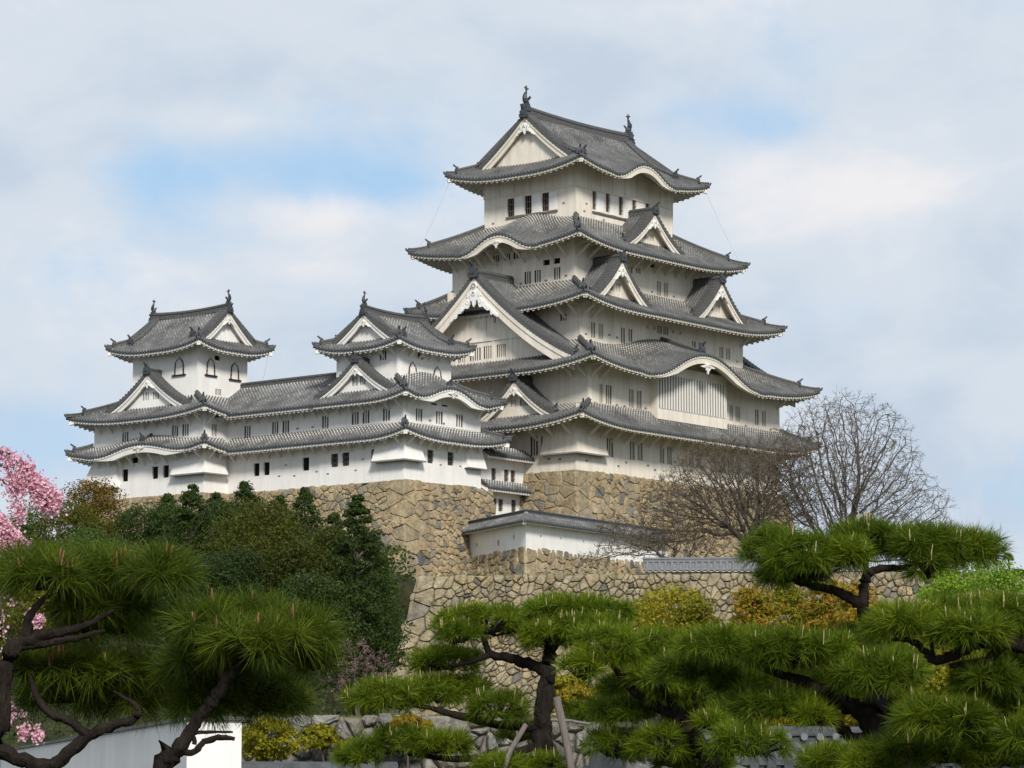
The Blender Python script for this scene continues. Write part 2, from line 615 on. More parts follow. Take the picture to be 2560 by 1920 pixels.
def fish(name, parent, pos, d, s, zoff):
    """Roof fish: head down on the ridge end, body curving up into a raised tail."""
    mb = MB()
    pos, d, Z = Vector(pos), Vector((d[0], d[1], 0)).normalized(), Vector((0, 0, 1))
    x = Vector((d.y, -d.x, 0))
    spine = [(-.38, .16, .17), (-.16, .22, .27), (.06, .36, .31), (.17, .62, .28), (.15, .92, .22), (.03, 1.18, .16), (-.08, 1.38, .11), (-.10, 1.52, .07)]
    mb.tube([pos + d * (a * s) + Z * (b * s) for a, b, r in spine], [r * s for a, b, r in spine], 8)
    mb.tube([pos + d * (-.36 * s) + Z * (.02 * s), pos + d * (.1 * s) + Z * (.02 * s)], [.16 * s, .20 * s], 8)

    def fin(poly, th=.07):
        mb.prism([pos + d * (a * s) + Z * (b * s) - x * (th / 2 * s) for a, b in poly], x * (th * s))
    fin([(-.10, 1.38), (-.30, 1.62), (-.52, 1.66), (-.36, 1.78), (-.20, 1.76), (-.12, 2.05), (-.02, 1.82), (.12, 1.90), (.26, 1.78), (.10, 1.66), (.0, 1.42)])
    fin([(.26, .45), (.48, .52), (.38, .62), (.52, .78), (.36, .82), (.44, 1.0), (.24, 1.02), (.30, 1.2), (.08, 1.12)], .06)
    for sg in (-1, 1):
        q = pos + x * (sg * .26 * s)
        mb.prism([q + d * (a * s) + Z * (b * s) + x * (sg * c * s) for a, b, c in ((-.1, .35, 0), (.12, .5, 0), (-.06, .86, .2), (-.2, .72, .2), (-.3, .78, .2), (-.26, .55, .1))], x * (sg * .05 * s))
    # base block
    for k, (w, h0, h1) in enumerate(((.40, -.75, -.22), (.34, -.22, .06))):
        c = [pos + d * (sa * w * s * .9) + x * (sb * w * s) for sa, sb in ((-1, -1), (-1, 1), (1, 1), (1, -1))]
        mb.hexa([p + Z * (h0 * s) for p in c] + [p + Z * (h1 * s) for p in c])
    return mb.build(name, TILE_EDGE, parent, zoff)


def wall_face(mb, S, u0, u1, z0, z1, w, openings, m=0, depth=0.28):
    """Wall sheet with real openings and plastered reveals."""
    us = sorted({u0, u1, *[o[0] for o in openings], *[o[1] for o in openings]})
    zs = sorted({z0, z1, *[o[2] for o in openings], *[o[3] for o in openings]})
    us = [u for u in us if u0 - 1e-6 <= u <= u1 + 1e-6]
    zs = [z for z in zs if z0 - 1e-6 <= z <= z1 + 1e-6]
    for i in range(len(us) - 1):
        for j in range(len(zs) - 1):
            cu, cz = (us[i] + us[i + 1]) / 2, (zs[j] + zs[j + 1]) / 2
            if any(o[0] < cu < o[1] and o[2] < cz < o[3] for o in openings):
                continue
            mb.face([S.p(us[i], w, zs[j]), S.p(us[i + 1], w, zs[j]), S.p(us[i + 1], w, zs[j + 1]), S.p(us[i], w, zs[j + 1])], m)
    for a, b, c, d in openings:
        for q in (((a, c), (a, d)), ((b, d), (b, c)), ((a, d), (b, d)), ((b, c), (a, c))):
            (p1, r1), (p2, r2) = q
            mb.face([S.p(p1, w, r1), S.p(p1, w + depth, r1), S.p(p2, w + depth, r2), S.p(p2, w, r2)], m)


def window(parent, S, a, b, c, d, w, zoff, bars=2, trim=None, kind='bars', name='window'):
    """Dark back plus white vertical bars standing in an opening."""
    mb = MB()
    wd = w + {'bars': .09, 'lattice': .15, 'open': .18}[kind]
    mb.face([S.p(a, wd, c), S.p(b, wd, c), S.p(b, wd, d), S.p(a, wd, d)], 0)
    tm = 1
    if kind == 'bars':
        n = bars
        W = b - a
        bw = W / (2 * n + 1) * 0.72
        for k in range(n):
            uc = a + W * (k + 1) / (n + 1)
            p = [S.p(uc - bw / 2, w + .015, c), S.p(uc + bw / 2, w + .015, c), S.p(uc + bw / 2, w + .085, c), S.p(uc - bw / 2, w + .085, c)]
            mb.hexa(p + [q + Vector((0, 0, d - c)) for q in p], 1)
    elif kind == 'lattice':
        for k in (1, 2):
            uc = a + (b - a) * k / 3
            p = [S.p(uc - .03, w + .05, c), S.p(uc + .03, w + .05, c), S.p(uc + .03, w + .10, c), S.p(uc - .03, w + .10, c)]
            mb.hexa(p + [q + Vector((0, 0, d - c)) for q in p], 2)
        for t in (.3, .68):
            z = c + (d - c) * t
            p = [S.p(a, w + .04, z - .03), S.p(b, w + .04, z - .03), S.p(b, w + .11, z - .03), S.p(a, w + .11, z - .03)]
            mb.hexa(p + [q + Vector((0, 0, .06)) for q in p], 2)
    return mb.build(name, [DARK, trim or PL_TRIM, WOOD], parent, zoff)


def bell_window(parent, S, uc, zc, w, W, H, zoff, trim):
    """Ogee-topped window: black studded surround, sill board, pale bars inside."""
    prof = [(-.42, -.5), (-.38, 0.0), (-.34, .22), (-.20, .38), (-.08, .44), (0, .52), (.08, .44), (.20, .38), (.34, .22), (.38, 0.0), (.42, -.5)]
    mb = MB()
    th = .13

    def P(a, b, ww):
        return S.p(uc + a * W, w + ww, zc + b * H)
    out = [(a * 1.0, b) for a, b in prof]
    inn = [(a * (1 - 2 * th / W * .9), (b + .5) * (1 - th / H * .9) - .5) for a, b in prof]
    for i in range(len(prof) - 1):
        o1, o2, i1, i2 = out[i], out[i + 1], inn[i], inn[i + 1]
        mb.face([P(*o2, -.09), P(*o1, -.09), P(*i1, -.09), P(*i2, -.09)], 0)
        mb.face([P(*o1, -.09), P(*o2, -.09), P(*o2, 0.01), P(*o1, 0.01)], 0)
        mb.face([P(*i2, -.09), P(*i1, -.09), P(*i1, .0), P(*i2, .0)], 0)
        for t in (.25, .75):
            cx, cz = (o1[0] + i1[0]) / 2 * (1 - t) + (o2[0] + i2[0]) / 2 * t, (o1[1] + i1[1]) / 2 * (1 - t) + (o2[1] + i2[1]) / 2 * t
            r = .032
            p = [P(cx - r / W, cz - r / H, -.115), P(cx + r / W, cz - r / H, -.115), P(cx + r / W, cz + r / H, -.115), P(cx - r / W, cz + r / H, -.115)]
            mb.face(p, 2)
    mb.face([P(*q, -.015) for q in reversed(inn)], 1)
    for a in (-.2, -.07, .07, .2):
        x = .05 / W
        hh = .30 if abs(a) > .1 else .38
        p = [P(a - x, -.5, -.06), P(a + x, -.5, -.06), P(a + x, -.5, -.02), P(a - x, -.5, -.02)]
        mb.hexa(p + [q + Vector((0, 0, (hh + .5) * H)) for q in p], 3)
    p = [P(-.58, -.5, -.16), P(.58, -.5, -.16), P(.58, -.5, .0), P(-.58, -.5, .0)]
    mb.hexa([q - Vector((0, 0, .12)) for q in p] + p, 0)
    return mb.build('window', [BLACK, PL_TRIM_OLD, PL_TRIM, PL_WHITE], parent, zoff)


def brace(parent, S, u, w, zt, drop, ov, zoff, mat):
    """Diagonal strut from the wall out to the eave, with a short arm."""
    mb = MB()
    out = ov * 0.62
    mb.beam(S.p(u, w + .05, zt - drop), S.p(u, w - out, zt - .02), .15, .20)
    mb.beam(S.p(u, w + .05, zt + .02), S.p(u, w - out - .15, zt + .02), .15, .18)
    return mb.build('eave_brace', mat, parent, zoff)


def gegyo(mb, S, uc, w, z, s, big=False, m=0, m2=None):
    """Carved pendant under a gable peak."""
    half = [(0, .10), (.20, .12), (.30, -.02), (.46, -.08), (.50, -.30), (.34, -.38), (.30, -.52), (.14, -.56), (.10, -.78), (0, -.92)]
    poly = [(a, b) for a, b in half] + [(-a, b) for a, b in reversed(half[1:-1])]
    mb.prism([S.p(uc + a * s, w, z + b * s) for a, b in reversed(poly)], S.p(0, -.12, 0) - S.p(0, 0, 0), m)
    hexp = [(.17 * math.cos(k * math.pi / 3), .17 * math.sin(k * math.pi / 3) - .12) for k in range(6)]
    mb.prism([S.p(uc + a * s, w - .11, z + b * s) for a, b in reversed(hexp)], S.p(0, -.08, 0) - S.p(0, 0, 0), m)
    rr = [(.07 * math.cos(k * math.pi / 4), .07 * math.sin(k * math.pi / 4) - .12) for k in range(8)]
    mb.prism([S.p(uc + a * s, w - .18, z + b * s) for a, b in reversed(rr)], S.p(0, -.03, 0) - S.p(0, 0, 0), m if m2 is None else m2)


def scroll_wing(mb, S, uc, w, z, s, sg, slope, m=0):
    """Scrolled side wing of a large gable pendant, following the verge."""
    n = 16
    top, bot = [], []
    for i in range(n + 1):
        t = i / n
        x = .35 + 1.75 * t
        y = -slope * x * .98 + .10
        thick = (.52 * (1 - t) + .12) * (0.75 + .45 * abs(math.sin(t * math.pi * 3.5)))
        top.append((x, y))
        bot.append((x - .08 * math.sin(t * 9), y - thick))
    for i in range(n):
        q = [top[i], top[i + 1], bot[i + 1], bot[i]]
        pts = [S.p(uc + sg * a * s, w, z + b * s) for a, b in q]
        if sg > 0:
            pts.reverse()
        mb.prism(pts, S.p(0, -.14, 0) - S.p(0, 0, 0), m)
    for t in (.12, .42, .72):
        x = .35 + 1.75 * t
        y = -slope * x - .16
        r = .17 * (1 - t * .45)
        ring = [(x + r * math.cos(a), y + r * math.sin(a)) for a in [k * math.pi / 5 for k in range(10)]]
        rin = [(x + r * .45 * math.cos(a), y + r * .45 * math.sin(a)) for a in [k * math.pi / 5 for k in range(10)]]
        for k in range(10):
            j = (k + 1) % 10
            q = [ring[k], ring[j], rin[j], rin[k]]
            pts = [S.p(uc + sg * a * s, w - .13, z + b * s) for a, b in q]
            if sg < 0:
                pts.reverse()
            mb.prism(list(reversed(pts)), S.p(0, -.05, 0) - S.p(0, 0, 0), m)


def gable(parent, S, uc, hw, zr, zcurve, w0, w1, ww, zbase, zoff, wallm, trim, tilem, wins=(), bh=.55, big=False, ext=1.06,
          sheets=True, ridge=True, pend=.9, mortar=.5, ridge_w1=None, rh=.5, bars=2, planks=False):
    """Triangular gable: zcurve(x) is the roof height x to either side of its peak.
    w0 verge, w1 where the roof meets what is behind, ww the plaster wall."""
    vec = lambda dw: S.p(0, dw, 0) - S.p(0, 0, 0)
    X = hw * ext
    n = 12
    root = MB()
    ys = [0, .2, .4, .6, .8, 1.0]
    xs = [-X + 2 * X * i / 24 for i in range(25)]
    ops = [(uc + (o[0] - o[2] / 2), uc + (o[0] + o[2] / 2), o[1] - o[3] / 2, o[1] + o[3] / 2) for o in wins]
    # wall: strips between openings, clipped by the curve
    cuts = sorted({*xs, *[o[0] - uc for o in ops], *[o[1] - uc for o in ops]})
    for i in range(len(cuts) - 1):
        x0, x1 = cuts[i], cuts[i + 1]
        t0, t1 = zcurve(abs(x0)) - .22, zcurve(abs(x1)) - .22
        cx = uc + (x0 + x1) / 2
        op = [o for o in ops if o[0] < cx < o[1]]
        spans = [(zbase, None)]
        if op:
            spans = [(zbase, op[0][2]), (op[0][3], None)]
        for lo, hi in spans:
            h0 = t0 if hi is None else hi
            h1 = t1 if hi is None else hi
            if max(h0, h1) > lo + .01:
                root.face([S.p(uc + x0, ww, lo), S.p(uc + x1, ww, lo), S.p(uc + x1, ww, max(lo, h1)), S.p(uc + x0, ww, max(lo, h0))])
    for a, b, c, d in ops:
        for (p1, r1), (p2, r2) in (((a, c), (a, d)), ((b, d), (b, c)), ((a, d), (b, d)), ((b, c), (a, c))):
            root.face([S.p(p1, ww, r1), S.p(p1, ww + .2, r1), S.p(p2, ww + .2, r2), S.p(p2, ww, r2)])
    if planks:       # framing rails on the big gable's wall
        z = zbase + (zr - zbase) * .27
        half = hw * .62
        root.prism([S.p(uc - half, ww, z), S.p(uc + half, ww, z), S.p(uc + half, ww, z + .16), S.p(uc - half, ww, z + .16)], vec(-.09))
        for x in (-3.3, -2.2, .9, 2.9):
            root.prism([S.p(uc + x - .09, ww, zbase), S.p(uc + x + .09, ww, zbase), S.p(uc + x + .09, ww, z - .003), S.p(uc + x - .09, ww, z - .003)], vec(-.06))
        root.prism([S.p(uc - .12, ww, z + .163), S.p(uc + .12, ww, z + .163), S.p(uc + .12, ww, zr - 1.2), S.p(uc - .12, ww, zr - 1.2)], vec(-.08))
    g = root.build('gable', wallm, parent, zoff)
    for o in ops:
        window(g, S, *o, ww, zoff, bars, trim, name='gable_window')
    # roof slopes
    if sheets:
        mb = MB()
        for sg in (-1, 1):
            P, U, M = [], [], []
            for w, h, ph in roll_columns(w1 - w0 - .8):
                r, q, mm = [], [], []
                sl, last = 0, None
                for j in range(n + 1):
                    x = X * (1 - j / n)
                    pt = S.p(uc + sg * x, w0 + .8 + w, zcurve(x) + h * ROLL)
                    if last is not None:
                        sl += (pt - last).length
                    last = pt
                    r.append(pt)
                    q.append((ph, sl / .34))
                    mm.append(mortar * max(0, (w / max(.1, (w1 - w0 - .8)) - .3)))
                P.append(r)
                U.append(q)
                M.append(mm)
            mb.grid(P, 0, U, M, flip=(sg > 0))
        mb.build('gable_roof', [tilem, TILE_EDGE], g, zoff)
    # verge tiles: short cover tiles running across the verge
    mb = MB()
    for sg in (-1, 1):
        m = 60
        L, last, arc = 0, None, []
        for i in range(m + 1):
            x = X * i / m
            p = Vector((x, 0, zcurve(x)))
            if last is not None:
                L += (p - last).length
            last = p
            arc.append((L, x))
        P, Fr = [], []
        for t, h, ph in roll_columns(L, .40):
            for i in range(m):
                if arc[i + 1][0] >= t - 1e-9:
                    f = (t - arc[i][0]) / max(1e-6, arc[i + 1][0] - arc[i][0])
                    x = arc[i][1] * (1 - f) + arc[i + 1][1] * f
                    break
            z = zcurve(x) + .22 + h * .13
            P.append([S.p(uc + sg * x, w0, z), S.p(uc + sg * x, w0 + .5, z + .05), S.p(uc + sg * x, w0 + 1.15, z), S.p(uc + sg * x, w0 + 1.17, z - .25)])
            Fr.append([S.p(uc + sg * x, w0 + .12, zcurve(x) - .20), S.p(uc + sg * x, w0, zcurve(x) - .14 - .05 * (h > .5)), S.p(uc + sg * x, w0, z)])
        mb.grid(P, 0, flip=(sg < 0))
        mb.grid(Fr, 0, flip=(sg < 0))
    mb.build('verge_tiles', TILE_RIDGE, g, zoff)
    # barge boards
    mb = MB()
    for sg in (-1, 1):
        A, B, C = [], [], []
        for i in range(n + 1):
            x = X * i / n
            e = .05
            sl = abs(zcurve(x + e) - zcurve(max(0, x - e))) / (2 * e if x > e else e + x + 1e-6)
            k = math.sqrt(1 + min(sl, 1.6) ** 2)
            hb = bh * (1.0 + .30 * i / n) * k
            z = zcurve(x) - .20
            A.append([S.p(uc + sg * x, w0 + .06, z), S.p(uc + sg * x, w0 + .06, z - hb * .38), S.p(uc + sg * x, w0 + .14, z - hb * .42), S.p(uc + sg * x, w0 + .14, z - hb), S.p(uc + sg * x, w0 + .30, z - hb), S.p(uc + sg * x, w0 + .32, z - .05)])
            C.append([S.p(uc + sg * x, w0 + .30, z - .06), S.p(uc + sg * x, ww + .1, z - .06)])
        mb.grid(A, 0, flip=(sg > 0))
        mb.grid(C, 0, flip=(sg > 0))
    mb.build('barge_board', trim, g, zoff)
    # pendant
    zp = zcurve(0) - .2 - bh * 1.35
    mb = MB()
    gegyo(mb, S, uc, w0 + .12, zp, pend, m2=1)
    if big:
        sl = (zcurve(0.3) - zcurve(3.0)) / 2.7
        for sg in (-1, 1):
            scroll_wing(mb, S, uc, w0 + .14, zp - .1, 1.25, sg, sl)
        rr = [(.34 * math.cos(k * math.pi / 3), .34 * math.sin(k * math.pi / 3) + .42) for k in range(6)]
        mb.prism([S.p(uc + a, w0 + .10, zp + b) for a, b in reversed(rr)], vec(-.14))
        for k in range(6):
            an = k * math.pi / 3
            r6 = [(.08 * math.cos(q * math.pi / 4) + .18 * math.cos(an), .08 * math.sin(q * math.pi / 4) + .42 + .18 * math.sin(an)) for q in range(8)]
            mb.prism([S.p(uc + a, w0 - .03, zp + b) for a, b in reversed(r6)], vec(-.04), 1)
    elif pend > .6:
        sl = (zcurve(0.2) - zcurve(1.6)) / 1.4
        for sg in (-1, 1):
            scroll_wing(mb, S, uc, w0 + .14, zp - .05, .52 * pend, sg, sl)
    mb.build('gable_pendant', [PL_WHITE, LEDGE], g, zoff)
    if ridge:
        mb = MB()
        ridge_loft(mb, [S.p(uc, w0 - .05, zr), S.p(uc, ridge_w1 if ridge_w1 else w1, zr)], .42, rh)
        mb.build('ridge', TILE_RIDGE, g, zoff)
        mb = MB()
        end_tile(mb, S.p(uc, w0 - .06, zr - .05), (S.p(0, -1, 0) - S.p(0, 0, 0)), 0.88 if not big else 1.2)
        mb.build('ridge_end_tile', TILE_EDGE, g, zoff)
        for sg in (-1, 1):      # low end ornaments where the verge meets the skirt roof
            mb = MB()
            x = hw * .99
            end_tile(mb, S.p(uc + sg * x, w0 + .45, zcurve(x) + .1), (S.p(sg, -.4, 0) - S.p(0, 0, 0)), .65)
            mb.build('ridge_end_tile', TILE_EDGE, g, zoff)
    return g


def cornerf(s, sc, up):
    return up * max(0.0, 1 - s / sc) ** 2.2


def karaf(x, hw, H):
    t = abs(x) / hw
    if t >= 1.25:
        return 0.0
    if t >= 1.0:
        return -0.04 * H * math.sin((t - 1) / .25 * math.pi)
    return H * (0.5 + 0.5 * math.cos(math.pi * t ** 1.08)) ** 0.92


def skirt_roof(parent, outer, inner, z0, zin, up, ov, zoff, trim, tilem, sides='RENL', kara=None, open_ends=None, raf=.6, mortar=.6, hips=True,
               walls=None, wallm=None, wall_lo=None, orn=True, trunc=None, name='tiled_roof', kfall=.5, wallrect=None):
    """Hipped skirt roof round a storey. kara: {side: (centre coord, half width, height)}.
    walls: rectangle of the wall below; a strip of it is carried up to the roof."""
    a0, a1, b0, b1 = outer
    i0, i1, j0, j1 = inner
    ins = {'L': (i0 - a0), 'E': (a1 - i1), 'R': (j0 - b0), 'N': (b1 - j1)}
    kara = kara or {}
    open_ends = open_ends or {}
    trunc = trunc or {}
    mbt, mbe, fr = MB(), MB(), {}
    prev = {'R': ('L', 'E'), 'E': ('R', 'N'), 'N': ('E', 'L'), 'L': ('N', 'R')}
    for sd in sides:
        S = Side(sd, a0, a1, b0, b1)
        D = ins[sd]
        iL, iR = ins[prev[sd][0]], ins[prev[sd][1]]
        oL, oR = open_ends.get(sd, (False, False))
        kc = kara.get(sd)
        kf = (lambda u, kc=kc, S=S: karaf(u - S.uc(kc[0]), kc[1], 1.0)) if kc else None
        sc = min(S.L * .42, 8.0)

        def zf(u, w, D=D, iL=iL, iR=iR, oL=oL, oR=oR, L=S.L, kc=kc, kf=kf, sc=sc):
            t = max(0.0, min(1.0, w / D))
            z = z0 + (zin - z0) * (.8 * t + .2 * t * t) + (max(0, w - D) * .6)
            if not oL:
                z += cornerf(max(0, u - iL * t), sc, up) * (1 - t)
            if not oR:
                z += cornerf(max(0, L - u - iR * t), sc, up) * (1 - t)
            if kc:
                z += kc[2] * kf(u) * (1 - kfall * t)
            return z

        def wmax(u, D=D, iL=iL, iR=iR, oL=oL, oR=oR, L=S.L):
            w = D
            if not oL:
                w = min(w, u * D / iL)
            if not oR:
                w = min(w, (L - u) * D / iR)
            return max(0, w)
        lo, hi = trunc.get(sd, (0, S.L))
        tile_sheet(mbt, S, zf, wmax, D, mortar, 7, lo, hi)
        eave_under(mbe, S, zf, wmax, ov, raf, lo, hi, kf)
        fr[sd] = (S, zf, wmax)
        if walls:
            # carry the wall below up to the curved roof
            wa0, wa1, wb0, wb1 = walls
            W = Side(sd, wa0, wa1, wb0, wb1)
            du = (W.o[0] - S.o[0]) * S.u[0] + (W.o[1] - S.o[1]) * S.u[1]
            dw = (W.o[0] - S.o[0]) * S.w[0] + (W.o[1] - S.o[1]) * S.w[1]
            G = []
            nn = max(8, int(W.L / .5))
            for k in range(nn + 1):
                u = W.L * k / nn
                if lo - .01 <= u + du <= hi + .01:
                    zt = zf(u + du, dw) - .2
                    G.append([W.p(u, .02, wall_lo), W.p(u, .02, max(wall_lo + .01, zt))])
            mw = MB()
            if len(G) > 1:
                mw.grid(G, 0)
                mw.build('upper_wall', wallm, parent, zoff)
    roof = mbt.build(name, [tilem, TILE_EDGE], parent, zoff)
    mbe.build('eave', trim, roof, zoff)
    if hips:
        corners = {('L', 'R'): ((a0, b0), (i0, j0)), ('R', 'E'): ((a1, b0), (i1, j0)), ('E', 'N'): ((a1, b1), (i1, j1)), ('N', 'L'): ((a0, b1), (i0, j1))}
        for (s1, s2), (oc, ic) in corners.items():
            if s1 not in sides or s2 not in sides:
                continue
            if open_ends.get(s1, (0, 0))[1] or open_ends.get(s2, (0, 0))[0]:
                continue
            hip_ridge(roof, fr[s1], fr[s1][0].L, oc, ic, zoff, orn, trim)
    return roof, fr


def hip_ridge(roof, frs, Lu, oc, ic, zoff, orn=True, trim=None, tmax=1.0):
    S, zf, wmax = frs
    oc, ic = Vector((*oc, 0)), Vector((*ic, 0))

    def at(t, dz=0.0):
        p = oc.lerp(ic, t)
        w = (p.x - S.o[0]) * S.w[0] + (p.y - S.o[1]) * S.w[1]
        u = (p.x - S.o[0]) * S.u[0] + (p.y - S.o[1]) * S.u[1]
        return Vector((p.x, p.y, zf(min(max(u, 0), S.L), w) + dz))
    mb = MB()
    d = (oc - ic).normalized()
    n = 10
    ridge_loft(mb, [at(.26 + (tmax - .26) * i / n, .04) for i in range(n + 1)], .40, .40)
    ridge_loft(mb, [at(-.02 + .28 * i / 5, .02 + (.16 * (1 - i / 5) ** 2)) for i in range(6)], .34, .26)
    mb.build('hip_ridge', TILE_RIDGE, roof, zoff)
    if orn:
        mb = MB()
        end_tile(mb, at(.25, .12), d, .68)
        mb.build('ridge_end_tile', TILE_EDGE, roof, zoff)
        mb = MB()
        p = at(-.03, .16)
        mb.tube([p - d * .15, p + d * .08 + Vector((0, 0, .10)), p + d * .16 + Vector((0, 0, .26))], [.12, .11, .06], 6)
        p = at(0, .0)
        mb.tube([p - d * .1, p + d * .14], [.16, .16], 8)
        mb.build('corner_end_tile', TILE_EDGE, roof, zoff)
    # corner beam under the hip
    if trim:
        mb = MB()
        p0, p1 = at(.03, -.52), at(.62, -.62)
        mb.beam(p0, p1, .34, .30)
        mb.build('corner_beam', trim, roof, zoff)


def irimoya(parent, outer, axis, z0, zr, up, ov, dg, dv, zoff, trim, tilem, wallm, wallrect, kara=None, raf=.6, mortar=.2, pend=.9, rh=.65, fish_s=1.0, bh=.55, wall_lo=None, lin=.68):
    """Hip-and-gable top roof with its ridge along axis 'a' or 'b'."""
    a0, a1, b0, b1 = outer
    mains = 'RN' if axis == 'a' else 'EL'
    D = ((b1 - b0) if axis == 'a' else (a1 - a0)) / 2
    F = lambda d: (zr - z0) * (lin * min(d, D) / D + (1 - lin) * (min(d, D) / D) ** 2)
    kara = kara or {}
    mbt, mbe, fr = MB(), MB(), {}
    for sd in 'RENL':
        S = Side(sd, a0, a1, b0, b1)
        main = sd in mains
        kc = kara.get(sd)
        kf = (lambda u, kc=kc, S=S: karaf(u - S.uc(kc[0]), kc[1], 1.0)) if kc else None
        sc = min(S.L * .42, 7.0)

        def zf(u, w, L=S.L, kc=kc, kf=kf, sc=sc):
            t = min(1.0, w / (dg * 1.6))
            wd = min(w, dg)
            z = z0 + F(w) + (cornerf(max(0, u - wd), sc, up) + cornerf(max(0, L - u - wd), sc, up)) * (1 - t)
            if kc:
                z += kc[2] * kf(u) * max(0, 1 - w / (D * .72))
            return z
        if main:
            def wmax(u, L=S.L):
                e = min(u, L - u)
                return D if e >= dv else e
        else:
            def wmax(u, L=S.L):
                return min(dg, u, L - u)
        tile_sheet(mbt, S, zf, wmax, D, mortar, 12 if main else 5)
        eave_under(mbe, S, zf, lambda u, L=S.L: min(dg, u, L - u), ov, raf, kara=kf)
        fr[sd] = (S, zf, wmax)
        if wall_lo is not None:
            W = Side(sd, *wallrect)
            du = (W.o[0] - S.o[0]) * S.u[0] + (W.o[1] - S.o[1]) * S.u[1]
            dw = (W.o[0] - S.o[0]) * S.w[0] + (W.o[1] - S.o[1]) * S.w[1]
            nn = max(8, int(W.L / .5))
            mw = MB()
            mw.grid([[W.p(W.L * k / nn, .02, wall_lo), W.p(W.L * k / nn, .02, max(wall_lo + .01, zf(W.L * k / nn + du, dw) - .2))] for k in range(nn + 1)], 0)
            mw.build('upper_wall', wallm, parent, zoff)
    roof = mbt.build('tiled_roof', [tilem, TILE_EDGE], parent, zoff)
    mbe.build('eave', trim, roof, zoff)
    for (s1, oc, dd) in (('L', (a0, b0), (1, 1)), ('R', (a1, b0), (-1, 1)), ('E', (a1, b1), (-1, -1)), ('N', (a0, b1), (1, -1))):
        hip_ridge(roof, fr[s1], 0, oc, (oc[0] + dd[0] * dg, oc[1] + dd[1] * dg), zoff, True, trim)
    ends = ('L', 'E') if axis == 'a' else ('R', 'N')
    for sd in ends:
        S = Side(sd, a0, a1, b0, b1)
        zc = lambda x: z0 + F(max(0, D - x))
        gable(parent, S, S.L / 2, D - dg * .8, zr, zc, dv - .02, dv + 1.2, dv + .55, z0 + F(dv + .5) - .1, zoff, wallm, trim, tilem, bh=bh, pend=pend, sheets=False, ridge=False, ext=1.0)
    # main ridge and its ends
    mb = MB()
    if axis == 'a':
        m = (b0 + b1) / 2
        A, B = Vector((a0 + dv - .1, m, zr)), Vector((a1 - dv + .1, m, zr))
    else:
        m = (a0 + a1) / 2
        A, B = Vector((m, b0 + dv - .1, zr)), Vector((m, b1 - dv + .1, zr))
    npt = 9
    ridge_loft(mb, [A.lerp(B, i / (npt - 1)) + Vector((0, 0, .22 * (2 * i / (npt - 1) - 1) ** 2 - .05)) for i in range(npt)], .5, rh)
    mb.build('ridge', TILE_RIDGE, roof, zoff)
    d = (B - A).normalized()
    for p, dd in ((A, -d), (B, d)):
        mb = MB()
        end_tile(mb, p + dd * .05 + Vector((0, 0, -.15)), dd, 1.1 * fish_s)
        mb.build('ridge_end_tile', TILE_EDGE, roof, zoff)
        fish('fish_ornament', parent, p - dd * .35 * fish_s + Vector((0, 0, rh + .32 * fish_s)), dd, fish_s, zoff)
    # descending ridges beside the gables
    for sd in mains:
        S, zf, wm = fr[sd]
        for u in (dv + .95, S.L - dv - .95):
            mb = MB()
            ridge_loft(mb, [S.p(u, D * (.24 + .74 * i / 8), zf(u, D * (.24 + .74 * i / 8)) + .05) for i in range(9)], .34, .30)
            mb.build('descending_ridge', TILE_RIDGE, roof, zoff)
    for sd in mains:
        S, zf, wm = fr[sd]
        for u in (dv + .95, S.L - dv - .95):
            mb = MB()
            end_tile(mb, S.p(u, D * .23, zf(u, D * .23) + .1), S.p(0, -1, 0) - S.p(0, 0, 0), .8)
            mb.build('ridge_end_tile', TILE_EDGE, roof, zoff)
    return roof, fr


def storey(parent, rect, z0, z1, zoff, wallm, trim, wins=None, bars=None, lattice=None, sides='RENL', clip=None):
    """Four walls with window openings. wins: {side: [(coord, z, width, height[, kind])]}"""
    mb = MB()
    wins = wins or {}
    todo = []
    for sd in sides:
        S = Side(sd, *rect)
        ops = []
        for wv in wins.get(sd, []):
            c, z, W, H = wv[:4]
            k = wv[4] if len(wv) > 4 else 'bars'
            u = S.uc(c)
            if k == 'bell':
                todo.append((S, u, z, W, H, k))
                continue
            o = (u - W / 2, u + W / 2, z - H / 2, z + H / 2)
            ops.append(o)
            todo.append((S, *o, k))
        lo, hi = (clip or {}).get(sd, (0, S.L))
        wall_face(mb, S, lo, hi, z0, z1, 0, ops)
    w = mb.build('storey_wall', wallm, parent, zoff)
    for t in todo:
        S = t[0]
        if t[-1] == 'bell':
            bell_window(parent, S, t[1], t[2], 0, t[3], t[4], zoff, trim)
        else:
            a, b, c, d, k = t[1:]
            n = 1 if (b - a) < .6 else (2 if (b - a) < .95 else 3)
            if k == 'open':
                window(parent, S, a, b, c, d, 0, zoff, 0, trim, 'open')
            elif k == 'lattice':
                window(parent, S, a, b, c, d, 0, zoff, 0, trim, 'lattice')
            else:
                window(parent, S, a, b, c, d, 0, zoff, n, trim, 'bars')
    return w


